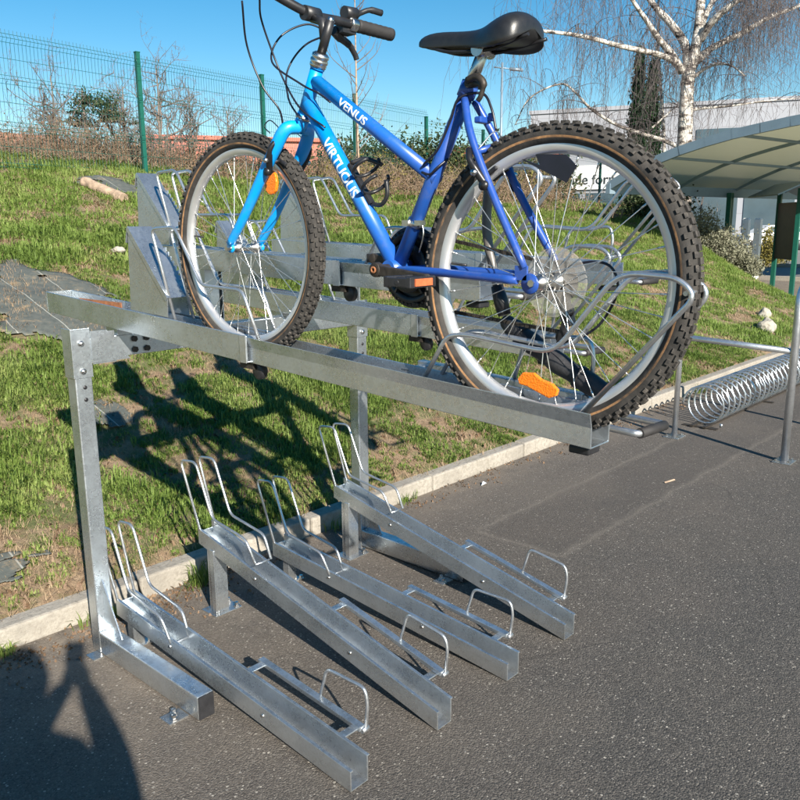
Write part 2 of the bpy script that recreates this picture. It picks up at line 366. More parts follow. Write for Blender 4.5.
M['grass'] = leafmat('grass_blades', [(.09,.145,.028), (.18,.265,.055), (.36,.41,.14)], .42, 1.2)
M['straw'] = leafmat('dry_straw', [(.19,.12,.07), (.33,.23,.14), (.47,.37,.24)], .15, 3)
M['deadleaf'] = leafmat('dead_leaves', [(.07,.042,.024), (.16,.10,.06), (.30,.21,.13)], .15, 4)
M['cypress'] = leafmat('cypress_foliage', [(.008,.034,.010), (.018,.060,.018), (.035,.085,.028)], .15)
M['shrubgrey'] = leafmat('grey_shrub', [(.10,.10,.065), (.19,.19,.13), (.30,.30,.22)], .2)
M['shrubolive'] = leafmat('olive_shrub', [(.10,.09,.02), (.20,.17,.04), (.30,.25,.08)], .2)
M['darkleaf'] = leafmat('dark_evergreen', [(.015,.03,.012), (.035,.055,.02), (.07,.085,.035)], .15)

# ------------------------------------------------------------------ camera, sun, sky
CY, CP, CR, CF, CH = 0.8287, 0.2128, -0.0082, 806.75, 1.5997
F = V(sin(CY)*cos(CP), cos(CY)*cos(CP), -sin(CP)); R0 = V(cos(CY), -sin(CY), 0); U0 = R0.cross(F)
Rv = R0*cos(CR) + U0*sin(CR); Uv = -R0*sin(CR) + U0*cos(CR)
cam = bpy.data.cameras.new('camera'); co = bpy.data.objects.new('camera', cam); C.objects.link(co)
co.matrix_world = Matrix(((Rv.x, Uv.x, -F.x, 0), (Rv.y, Uv.y, -F.y, 0), (Rv.z, Uv.z, -F.z, CH), (0,0,0,1)))
cam.sensor_fit = 'HORIZONTAL'; cam.sensor_width = 32; cam.lens = 32*CF/800; cam.clip_end = 6000; cam.clip_start = .02
S.camera = co
SD = V(.3569, .8149, -.4567)
sun = bpy.data.lights.new('sun', 'SUN'); so = bpy.data.objects.new('sun', sun); C.objects.link(so)
so.rotation_euler = SD.to_track_quat('-Z', 'Y').to_euler(); sun.energy = 5.0; sun.angle = radians(.55); sun.color = (1, .93, .82)
w = bpy.data.worlds.new('World'); S.world = w; w.use_nodes = True; nt = w.node_tree
sky = nt.nodes.new('ShaderNodeTexSky'); sky.sky_type = 'NISHITA'; sky.sun_disc = False
sky.sun_elevation = radians(27.2); sky.sun_rotation = radians(203.65); sky.air_density = 1.0; sky.dust_density = .0; sky.ozone_density = 1.5
hs = nt.nodes.new('ShaderNodeHueSaturation'); hs.inputs['Saturation'].default_value = 1.5; hs.inputs['Hue'].default_value = .493; hs.inputs['Value'].default_value = 1.12
nt.links.new(sky.outputs[0], hs.inputs['Color']); nt.links.new(hs.outputs[0], nt.nodes['Background'].inputs[0]); nt.nodes['Background'].inputs[1].default_value = .053
S.view_settings.view_transform = 'Standard'; S.view_settings.look = 'None'; S.view_settings.exposure = 1.12; S.view_settings.gamma = 1

# ------------------------------------------------------------------ terrain
def sstep(a, b, x):
    t = min(1, max(0, (x-a)/(b-a))); return t*t*(3-2*t)
def H(X, Y):
    if Y < 3.2: return .03
    s = Y-3.2; cap = 2.62-.045*min(max(X-6, 0), 14)
    z = .085+.295*s; k = .3; h = max(0, min(1, .5+.5*(cap-z)/k)); z = cap*(1-h)+z*h-k*h*(1-h)
    m_ = min(1, s)
    z += .04*sin(X*1.3+Y*.7)*m_+.03*sin(X*2.9-Y*2.1+1)*m_+.025*(noise.noise((X*2.2, Y*2.2, 0)))*m_
    xe = 14.0+(Y-4.0)*1.07; e = sstep(xe-1.0, xe+3.0, X)
    return z*(1-e)-.03*e
mb = MB(); mb.box(-3000, 3000, -3000, 3000, -1, -.06)
tag(mb.build('ground', M['far']), kind='structure')
mb = MB(); mb.add([(-60,-60,0),(70,-60,0),(70,3.06,0),(13,3.06,0),(13,60,0),(-60,3.06,0),(70,60,0)], [(0,1,2,3,5),(3,2,6,4)])
tag(mb.build('asphalt_car_park', M['asphalt']), kind='structure')
mb = MB(); mb.add([(25,3,.004),(70,-12,.004),(70,40,.004),(27,20,.004)], [(0,1,2,3)])
tag(mb.build('road', M['road']), kind='structure')
xs = list(np.arange(-8, 24, .16)) + list(np.arange(24, 60, 1.5)); ys = [3.16] + list(np.arange(3.2, 13, .12)) + list(np.arange(13, 90, 2.5))
mb = MB(); vs = [(x, y, H(x, y) + (.02*noise.noise((x*6, y*6, 3)) if y > 3.25 else 0)) for x in xs for y in ys]; ny = len(ys)
mb.add(vs, [(i*ny+j, (i+1)*ny+j, (i+1)*ny+j+1, i*ny+j+1) for i in range(len(xs)-1) for j in range(ny-1)], True)
tag(mb.build('grass_bank', M['soil'], fixn=False), kind='structure')
# kerb: concrete units a metre long
mb = MB(); x = -6.35
while x < 13.2:
    j = random.uniform(-.004, .004)
    mb.box(x+.006, x+.994, 3.07+j, 3.17+j, -.1, .092+random.uniform(-.004, .004)); x += 1.0
tag(mb.build('kerb', M['kerb'], bevel=.012), kind='structure')
mb = MB(); mb.bar((24, -6, .06), (24.5, 22, .06), .25, .12); mb.bar((30.4, -10, .06), (33, 30, .06), .3, .12)
tag(mb.build('far_kerb', M['kerb']), kind='structure')

# weed membrane exposed on the bank (thin sheets that follow the ground)
def sheet(name, cx, cy, rx, ry, seed, label):
    mb = MB(); n = 44; vs = []; keep = {}
    for i in range(n+1):
        for j in range(n+1):
            a, b_ = i/n*2-1, j/n*2-1; x, y = cx+a*rx, cy+b_*ry
            vs.append((x, y, H(x, y)+.022+.02*noise.noise((x*3, y*3, seed))))
    fs = []
    for i in range(n):
        for j in range(n):
            a, b_ = (i+.5)/n*2-1, (j+.5)/n*2-1
            if a*a+b_*b_ < .62+.9*noise.noise((a*2.3, b_*2.3, seed*3))+.5*noise.noise((a*6, b_*6, seed)): fs.append((i*(n+1)+j, (i+1)*(n+1)+j, (i+1)*(n+1)+j+1, i*(n+1)+j+1))
    mb.add(vs, fs, True); o = mb.build(name, M['membrane'], org=(cx, cy, H(cx, cy)), fixn=False)
    sol = o.modifiers.new('thick', 'SOLIDIFY'); sol.thickness = .004
    tag(o, label, 'weed membrane', 'weed membrane showing through the bank')
MEM = [(2.75,6.35,.75,.95,1), (1.15,3.47,.30,.12,2), (5.6,9.9,.7,.5,3), (2.35,4.6,.16,.2,4), (3.75,5.6,.25,.25,6)]
ml = ['large dark grey weed membrane patch on the bank left of the upper tray',
      'small dark membrane scrap on the grass just behind the kerb at far left',
      'grey membrane patch high on the bank beside the log',
      'small membrane patch on the bank just behind the left rack post',
      'dark membrane patch on the bank in the shadow of the rack']
for a, l in zip(MEM, ml): sheet('weed_membrane', *a, l)

# ------------------------------------------------------------------ grass
def inmem(x, y): return any(((x-c[0])/c[2])**2+((y-c[1])/c[3])**2 < .62+.9*noise.noise(((x-c[0])/c[2]*2.3, (y-c[1])/c[3]*2.3, c[4]*3)) for c in MEM)
def blades(name, mat, cent, per, rad, hmin, hmax, wid, lean, label_kind='stuff', flat=False):
    cx = np.repeat(np.array([c[0] for c in cent]), per); cy = np.repeat(np.array([c[1] for c in cent]), per); cz = np.repeat(np.array([c[2] for c in cent]), per)
    sc_ = np.repeat(np.array([c[3] for c in cent]), per); n = len(cx)
    r = rad*np.sqrt(rng.random(n))*sc_; a = rng.random(n)*2*pi; bx = cx+r*np.cos(a); by = cy+r*np.sin(a)
    # slope of the bank
    sl_ = .29*(by > 3.2)*(by < 11); bz = cz+sl_*(by-cy)
    h = (hmin+(hmax-hmin)*rng.random(n)**1.5)*sc_; la = a+rng.normal(0, .9, n); ln = np.abs(rng.normal(lean, lean*.5, n))
    if flat: la = rng.random(n)*2*pi
    dx = np.cos(la); dy = np.sin(la); wx = -dy*wid*.5*(.6+.8*rng.random(n)); wy = dx*wid*.5*(.6+.8*rng.random(n))
    v = np.zeros((n, 5, 3))
    v[:,0] = np.c_[bx-wx, by-wy, bz-.012]; v[:,1] = np.c_[bx+wx, by+wy, bz-.012]
    if flat:
        mz = h*.12*rng.random(n)+.012; tz = .018+.2*h*rng.random(n)+sl_*dy*h
    else:
        mz = h*.62*np.cos(ln*.4); tz = h*np.cos(ln)
    m1 = h*np.sin(ln*.5)*.45 if not flat else h*.5; m2 = h*np.sin(ln) if not flat else h
    v[:,2] = np.c_[bx+dx*m1+wx*.75, by+dy*m1+wy*.75, bz+mz]; v[:,3] = np.c_[bx+dx*m1-wx*.75, by+dy*m1-wy*.75, bz+mz]
    v[:,4] = np.c_[bx+dx*m2, by+dy*m2, bz+tz]
    me = bpy.data.meshes.new(name); me.vertices.add(n*5); me.vertices.foreach_set('co', v.reshape(-1).astype(np.float32))
    idx = (np.arange(n)*5)[:, None]+np.array([0,1,2,3,3,2,4])[None]; me.loops.add(n*7); me.loops.foreach_set('vertex_index', idx.reshape(-1).astype(np.int32))
    me.polygons.add(n*2); st = (np.arange(n)*7)[:, None]+np.array([0,4])[None]; me.polygons.foreach_set('loop_start', st.reshape(-1).astype(np.int32))
    me.polygons.foreach_set('loop_total', np.tile([4,3], n).astype(np.int32)); me.update(calc_edges=True); me.materials.append(mat)
    o = bpy.data.objects.new(name, me); C.objects.link(o); return o
def gmask(x, y): return .8*noise.fractal((x*1.3, y*1.3, 5), 1, 2, 3)+.6*noise.noise((x*3.1, y*3.1, 9))+.35*noise.noise((x*8, y*8, 4))-(.0 if y < 6 else -.10)
g1 = []; g2 = []; g3 = []; st = []; st2 = []
for _ in range(21000):
    x = random.uniform(-.6, 9.5); y = 3.19+5.2*random.random()**1.15
    if inmem(x, y):
        if random.random() < .3: st.append((x, y, H(x, y)+.02, random.uniform(.5, 1.)))
        continue
    g = gmask(x, y)
    if g > -.12: g1.append((x, y, H(x, y), min(1.5, .6+max(0, g)*1.5)*random.choice((.6,.75,.9,1.,1.1,1.5))*(.8 if y < 3.5 else 1)))
    elif random.random() < .22: g1.append((x, y, H(x, y), random.uniform(.3, .6)))
    if g < -.02 and random.random() < .8 or random.random() < .10: st.append((x, y, H(x, y), random.uniform(.7, 1.2)))
for _ in range(17000):
    x = random.uniform(.5, 21); y = random.uniform(7.2, 13.0)
    if inmem(x, y): continue
    g = gmask(x, y); s_ = sstep(11.2, 12.2, y)
    if H(x, y) < .05: continue
    if g > -.3: g2.append((x, y, H(x, y), min(1.6, .7+max(0, g)*1.2)*random.uniform(.7, 1.2)))
    if g < .05 or random.random() < .15: st2.append((x, y, H(x, y), 1.))
for _ in range(9000):
    x = random.uniform(9.5, 19); y = random.uniform(3.2, 7.3)
    if H(x, y) < .05: continue
    g = gmask(x, y)
    if g > -.22: g3.append((x, y, H(x, y), min(1.5, .7+max(0, g))*random.uniform(.7, 1.1)))
    elif random.random() < .6: st2.append((x, y, H(x, y), 1.))
tag(blades('grass', M['grass'], g1, 34, .055, .018, .072, .0064, 1.1), 'tufted green grass growing on the sloping bank behind the kerb', 'grass', kind='stuff')
tag(blades('grass', M['grass'], g2, 15, .10, .05, .12, .011, .7), 'green grass near the top of the bank in front of the green mesh fence', 'grass', kind='stuff')
tag(blades('grass', M['grass'], g3, 14, .09, .03, .09, .009, .5), 'grass at the right end of the bank by the spiral rack', 'grass', kind='stuff')
tag(blades('dry_straw', M['straw'], st, 12, .13, .012, .10, .0026, .8, flat=True), 'dry tan straw and dead leaves lying between the grass tufts', 'straw', kind='stuff')
tag(blades('dry_straw', M['straw'], st2, 8, .2, .04, .15, .009, .8, flat=True), 'dry straw scattered over the far part of the bank', 'straw', kind='stuff')
fl = []
for _ in range(2600):
    x = random.uniform(-.6, 9.5); y = 3.2+5.0*random.random()**1.2
    if gmask(x, y) < .15: fl.append((x, y, H(x, y)+.006, random.uniform(.5, 1.3)))
tag(blades('dead_leaves', M['deadleaf'], fl, 3, .06, .012, .04, .016, .8, flat=True), 'curled brown dead leaves on the bare patches of the bank', 'dead leaves', kind='stuff')
# weeds and litter at the foot of the kerb
wd = []
for (cx, cy, n_, s_) in [(1.93,3.02,9,1.3),(1.45,3.03,8,.7),(2.9,3.0,6,.9),(1.0,3.04,10,.6),(3.35,3.03,5,.7),(7.6,3.03,6,1.),(8.6,3.03,4,1.)]:
    for k in range(n_): wd.append((cx+random.gauss(0, .05), cy+random.gauss(0, .015), -.0, s_*random.uniform(.8, 1.2)))
o = blades('kerb_weeds', M['grass'], wd, 16, .04, .03, .11, .0045, .75); tag(o, 'green weeds sprouting at the foot of the kerb', 'weeds', kind='stuff')
lt = []
for _ in range(300):
    x = random.choice([random.gauss(1.55, .35), random.uniform(-.3, 9)]); lt.append((x, 3.05-abs(random.gauss(0, .10)), -.008, random.uniform(.4, 1.)))
o = blades('leaf_litter', M['deadleaf'], lt, 5, .07, .008, .035, .013, .8, flat=True); tag(o, 'dry leaf litter gathered along the foot of the kerb', 'leaf litter', kind='stuff')

# ------------------------------------------------------------------ rack: lower trays
GRP = 'lower bicycle trays of the two tier rack'
def rodset(mb, xl, xr, y0, z0, sl, r=.0055):
    """front wheel clips: y0,z0 = far end of the tray top; profile in (dy, dz)"""
    prof = [(0, 0), (.105, .285), (-.008, .298), (-.105, .055+.02), (-.325, .045), (-.372, -.045)]
    for x, sh in ((xl, 0), (xr, -.012)):
        pts = [(x + (.0 if i in (0, 5) else (-.006 if x == xl else .006)), y0+dy+sh, z0+dz+(.0 if i in (1, 2) else 0)) for i, (dy, dz) in enumerate(prof)]
        mb.tube(fillet(pts, .03), r, 8)
    mb.tube([(xl, y0-.372, z0-.045-.005), (xr, y0-.372, z0-.045-.005)], .004, 6)
def side_hoop(t, x, ye, zf, name='side_hoop'):
    """bar along the right wall + square hoop; zf(y) gives the bar height"""
    xb = x+.085
    mb = MB(); ya, yb = ye+.61, ye+.11
    mb.bar((xb, ya, zf(ya)), (xb, yb, zf(yb)), .026, .016)
    mb.bar((x, ya-.02, zf(ya-.02)-.005), (xb, ya-.02, zf(ya-.02)-.005), .03, .006)
    mb.bar((x, yb+.03, zf(yb)-.008), (xb, yb+.03, zf(yb)-.008), .03, .006)
    mb.build('side_bar', M['galv'], t, bevel=.002)
    mb = MB(); a, b_ = ye+.315, ye+.108; p = [(xb+.012, a, zf(a)), (xb+.012, a-.035, zf(a)+.115), (xb+.012, b_+.0, zf(b_)+.135), (xb+.012, b_-.012, zf(b_)+.09), (xb+.012, b_-.002, zf(b_)-.008)]
    mb.tube(fillet(p, .025), .0055, 8); mb.tube([(xb-.006, b_-.002, zf(b_)-.004), (xb+.022, b_-.002, zf(b_)-.004)], .009, 8)
    mb.build(name, M['rod'], t)
def channel(w_, hl, hr, t_=.004, lip=0):
    p = [(0, hl), (0, 0), (w_, 0), (w_, hr), (w_-t_, hr), (w_-t_, t_), (t_, t_), (t_, hl)]
    if lip: p = [(0, hl), (0, 0), (w_, 0), (w_, hr), (w_-lip, hr), (w_-lip, hr-t_), (w_-t_, hr-t_), (w_-t_, t_), (t_, t_), (t_, hl-t_), (lip, hl-t_), (lip, hl)]
    return p
def lower_tray(x, zfar, label, g=GRP):
    t = thing('bicycle_tray', (x+.036, 2.14, 0), label, 'bicycle tray', g); yn, yf = 1.487, 2.80
    mb = MB(); mb.prismY([(x+a, b_) for a, b_ in [(0,.067),(0,0),(.073,0),(.073,.079),(.079,.079),(.079,.085),(.068,.085),(.068,.004),(.005,.004),(.005,.061),(.011,.061),(.011,.067)]], yf, zfar+.002, yn, .002)
    mb.bar((x+.004, yf-.002, zfar+.03), (x+.069, yf-.002, zfar+.03), .004, .05)
    mb.build('channel', M['galv'], t, bevel=.0012)
    zt = lambda y: .07+zfar*(y-yn)/(yf-yn)
    mb = MB(); rodset(mb, x+.002, x+.071, yf-.012, zt(yf)-.005, 0); mb.build('wheel_clip', M['rod'], t)
    side_hoop(t, x+.073, yn, lambda y: zt(y)+.0)
    mb = MB(); yl = yf-.075; zl = zt(yl)-.07
    if zfar > .2:
        mb.box(x+.008, x+.062, yl-.03, yl+.03, .006, zl);         mb.box(x-.02, x+.115, yl-.05, yl+.055, 0.0, .006); mb.box(x-.0035, x+.0075, yl-.032, yl-.004, .006, zl+.012)
    else:
        mb.box(x+.012, x+.058, yl-.02, yl+.02, .004, zl); mb.box(x-.01, x+.085, yl-.03, yl+.03, 0, .005)
    mb.build('support_leg', M['galv'], t, bevel=.0015)
    mb = MB()
    for (dx, dy) in ((.1, .03), (.1, -.03)): mb.lathe([(0, .018), (.009, .018), (.009, .006), (.014, .006), (.014, .0)], (x+(dx if zfar > .2 else .075), yl+dy, .005), (0, 0, 1), 6, smooth=False)
    for y_ in (2.42, yn+.4): mb.lathe([(0, .004), (.006, .004), (.007, 0)], (x-.0005, y_, zt(y_)-.03), (-1, 0, 0), 8)
    mb.build('bolt', M['chrome'], t); return t
X1, SX = 1.398, .389
T1 = lower_tray(X1, .112, 'leftmost lower galvanised bicycle tray, lying almost flat beside the left ground beam')
T2 = lower_tray(X1+SX, .292, 'second lower bicycle tray from the left, raised at the kerb end on a leg')
T3 = copy_tree(T1, T1.location+V(2*SX, 0, 0), 'third lower bicycle tray from the left, low, between the two raised ones')
T4 = copy_tree(T2, T2.location+V(2*SX, 0, 0), 'rightmost lower bicycle tray, raised at the kerb end in front of the right post')

# ------------------------------------------------------------------ rack frame: posts, ground beams, cross beam
PX, PY = 1.30, 2.76
def rack_post(x, label, g='upright posts of the two tier rack'):
    t = thing('rack_post', (x+.03, PY+.03, 0), label, 'rack post', g)
    mb = MB(); mb.box(x, x+.064, PY, PY+.062, .0, 1.235); mb.build('post', M['galv'], t, bevel=.004)
    mb = MB()
    for z in (1.04, .995): 
        if z > .9: mb.lathe([(0, .0006), (.0075, .0006), (.0075, 0)], (x+.034, PY-.0012, z), (0, -1, 0), 12)
    mb.build('bolt_hole', M['black'], t)
    mb = MB(); mb.box(x-.004, x+.068, PY-.0035, PY-.0005, 1.075, 1.252); mb.box(x-.0035, x-.0005, PY-.003, PY+.066, 1.075, 1.252); mb.box(x, x+.064, PY, PY+.062, 1.235, 1.2385)
    mb.build('sleeve', M['galv'], t, bevel=.001)
    mb = MB()
    for z in (1.20, 1.10): mb.lathe([(0, .010), (.010, .008), (.011, 0)], (x+.03, PY-.004, z), (0, -1, 0), 10)
    mb.build('bolt', M['chrome'], t)
    mb = MB(); mb.box(x, x+.062, 2.105, PY-.002, .006, .092); mb.build('ground_beam', M['galv'], t, bevel=.004)
    mb = MB(); mb.box(x+.002, x+.060, 2.101, 2.105, .008, .090); mb.build('end_cap', M['black'], t)
    mb = MB(); mb.prismX([(PY-.001, .092), (PY-.001, .30), (PY-.12, .092)], x+.028, x+.033); mb.build('gusset', M['galv'], t)
    mb = MB()
    mb.box(x-.045, x-.001, PY-.03, PY+.03, .0, .006); mb.build('foot_plate', M['galv'], t); mb = MB(); mb.box(x-.075, x-.001, 2.16, 2.22, .0, .006)
    mb.build('foot_plate', M['galv'], t)
    mb = MB()
    for yy in (2.175, 2.205): mb.lathe([(0, .02), (.009, .018), (.009, .006), (.014, .006), (.014, 0)], (x-.05+(yy-2.175)*.6, yy, .006), (0, 0, 1), 6, smooth=False)
    mb.build('anchor_bolt', M['chrome'], t); return t
RP = rack_post(PX, 'left upright galvanised post with long ground beam, at the left end of the rack')
PX2 = 2.709
copy_tree(RP, RP.location+V(PX2-PX, 0, 0), 'right upright galvanised post of the rack, behind the rightmost lower tray')
t = thing('cross_beam', (2.0, PY+.03, 1.17), 'horizontal galvanised beam carrying the upper trays between the two rack posts', 'beam')
mb = MB(); mb.box(PX+.066, PX2-.006, PY+.0, PY+.062, 1.135, 1.215); mb.build('beam', M['galv'], t, bevel=.004)
mb = MB(); mb.prismX([(0, 0)]*0 or [(PY-.006, 1.12), (PY-.006, 1.235), (PY-.002, 1.235), (PY-.002, 1.12)], PX+.07, PX+.16); 
mb.prismY([(PX+.068, .0), (PX+.215, .0), (PX+.13, .115), (PX+.068, .115)], PY-.009, 1.125, PY-.005, 1.125); mb.build('bracket', M['galv'], t)
mb = MB()
for k in range(4): mb.lathe([(0, .008), (.012, .008), (.012, 0)], (PX+.24+.05*(k % 2), PY-.001, 1.155+.04*(k//2)), (0, -1, 0), 6, smooth=False)
mb.build('bolt', M['dirty'], t)

# ------------------------------------------------------------------ upper trays
UG = 'upper bicycle trays of the two tier rack'
def upper_tray(x, dz, slide, tl, label, bike=False):
    """x: near wall of the inner channel; dz: extra height; slide: how far the inner carriage is pushed in"""
    t = thing('bicycle_tray', (x+.04, 2.6, 1.22+dz), label, 'bicycle tray', UG)
    zt = lambda y: 1.217+dz+tl*(y-.805)      # top edge of the inner walls
    ya, yb = 1.957, 3.27
    mb = MB(); mb.prismY([(x-.010+a, b_) for a, b_ in channel(.110, .082, .082, .004)], yb, zt(yb)-.078, ya, zt(ya)-.078)
    mb.build('outer_rail', M['galv'], t, bevel=.002)
    mb = MB(); mb.box(x-.010, x+.100, yb+.001, yb+.004, zt(yb)-.078, zt(yb)+.003); mb.build('end_plate', M['galv'], t)
    mb = MB(); mb.box(x+.0940, x+.0952, yb-.40, yb-.06, zt(yb)-.060, zt(yb)-.026); mb.build('reflection_patch', M['rust_and_reflection'], t)  # brown reflection on the far inner wall, put in as a coloured strip
    mb = MB(); mb.box(x-.0135, x-.0108, ya-.001, ya+.03, zt(ya)-.079, zt(ya)+.005); mb.build('end_clip', M['rod'], t, bevel=.001)
    y0, y1 = .805+slide, 2.66+slide
    y1 = min(y1, yb-.01)
    mb = MB(); mb.prismY([(x+a, b_) for a, b_ in [(-.009,.078),(0,.046),(0,0),(.080,0),(.080,.078),(.076,.078),(.076,.004),(.004,.004),(.004,.046),(-.005,.078)]], y1, zt(y1)-.078, y0, zt(y0)-.078); mb.build('inner_rail', M['galv'], t, bevel=.0015)
    # roller under the end of the outer rail
    mb = MB(); mb.lathe([(0, -.012), (.022, -.012), (.026, -.008), (.026, .008), (.022, .012), (0, .012)], (x+.03, ya-.01, zt(ya)-.106), (1, 0, 0), 20); mb.build('roller', M['black'], t)
    mb = MB(); mb.box(x+.008, x+.052, ya-.005, ya+.06, zt(ya)-.1, zt(ya)-.0795); mb.build('roller_bracket', M['dirty'], t)
    # wedge shaped front stop
    s_ = slide; zb = zt(2.6+s_)
    P = [(2.605+s_, zb+.288), (2.625+s_, zb+.005), (2.39+s_, zb-.005), (2.385+s_, zb+.055)]
    mb = MB()
    for xx in (x-.004, x+.080): mb.prismX(P, xx, xx+.003)
    mb.build('stop_cheek', M['galv'], t)
    mb = MB(); a, b_ = Vector((0, *P[0])), Vector((0, *P[3])); d = (b_-a).normalized(); nrm = Vector((0, d.z, -d.y)); 
    if nrm.z < 0: nrm = -nrm
    q = [a+nrm*.004, b_+nrm*.004, b_+nrm*.008, a+nrm*.008]; mb.prismX([(p.y, p.z) for p in q], x-.006, x+.085)
    mb.bar((x+.04, P[0][0]+.004, P[0][1]+.002), (x+.04, P[0][0]+.02, P[0][1]-.05), .09, .004, (0, 1, 0))
    mb.bar((x-.006, *P[0]), (x-.006, *P[3]), .004, .018); 
    for k in range(9):
        c_ = a.lerp(b_, .35+.065*k)+nrm*.012; mb.cbox((x+.085, c_.y, c_.z), .004, .012, .014)
    mb.build('stop_plate', M['galv'], t, bevel=.001)
    # front wheel clips
    mb = MB()
    for xx, o_ in ((x+.006, 0), (x+.070, -.012)):
        pts = [(xx, 2.36+s_+o_, zt(2.36)+.0+tl*s_), (xx, 2.47+s_+o_, zt(2.4)+.295+tl*s_), (xx, 2.325+s_+o_, zt(2.4)+.30+tl*s_), (xx, 2.20+s_+o_, zt(2.2)+.13+tl*s_), (xx, 1.985+s_+o_, zt(2.0)+.135+tl*s_), (xx, 1.915+s_+o_, zt(1.91)-.005+tl*s_)]
        mb.tube(fillet(pts, .03), .0055, 8)
    mb.build('wheel_clip', M['rod'], t)
    # rear wheel guard loop: both sides joined over the end
    pr = [(1.266,1.236),(1.197,1.345),(1.143,1.353),(.905,1.332),(.763,1.507),(.641,1.500),(.606,1.468),(.83,1.212)]
    pr = [(y+s_, z+dz+(tl-.0527)*(y-.805)+tl*s_) for y, z in pr]
    mb = MB()
    for xx in (x+.005, x+.071): mb.tube(fillet([(xx, *p) for p in pr], .045), .0058, 8)
    mb.tube([(x+.005, pr[6][0]+.02, pr[6][1]+.004), (x+.071, pr[6][0]+.02, pr[6][1]+.004)], .005, 8)
    mb.build('rear_guard', M['rod'], t)
    side_hoop(t, x+.076, y0, lambda y: zt(y)-.012)
    mb = MB(); zz = zt(y0)-.075
    pts = [(x+.17, y0+.25, zz+.012), (x+.172, y0-.02, zz), (x+.296, y0-.03, zz), (x+.29, y0+.25, zz+.012)]
    mb.tube(fillet(pts, .015), .0085, 10); mb.bar((x+.07, y0+.24, zz-.004), (x+.30, y0+.24, zz-.004), .03, .012); mb.build('handle', M['rod'], t)
    mb = MB(); mb.tube([(x+.18, y0-.0207, zz), (x+.288, y0-.0294, zz)], .0118, 12); mb.build('handle_grip', M['grip'], t)
    mb = MB(); mb.cbox((x+.045, y0+.04, zz-.016), .05, .05, .018); mb.build('end_stop', M['black'], t, bevel=.004)
    # carrier bracket down to the cross beam
    mb = MB(); yb_ = PY+.02; mb.box(x+.005, x+.07, yb_-.03, yb_+.05, 1.2155, zt(yb_)-.0795 if zt(yb_)-.0795 > 1.217 else 1.22)
    if dz > .1: mb.box(x+.078, x+.082, yb_-.04, yb_+.06, 1.14, zt(yb_)-.06)
    mb.build('support_bracket', M['galv'], t)
    return t
XA = 1.4655
TA = upper_tray(XA, 0, 0, .0527, 'nearest upper galvanised tray, pulled out and holding the blue bicycle')
TB = upper_tray(XA+SX, .225, .585, .038, 'second upper galvanised tray, high and pushed back just behind the bicycle')
TC = upper_tray(XA+2*SX, 0, .585, .05, 'third upper galvanised tray, low and empty, behind the first high tray')
TD = copy_tree(TB, TB.location+V(2*SX, 0, 0), 'farthest upper galvanised tray, high and empty, seen through the rear wheel')

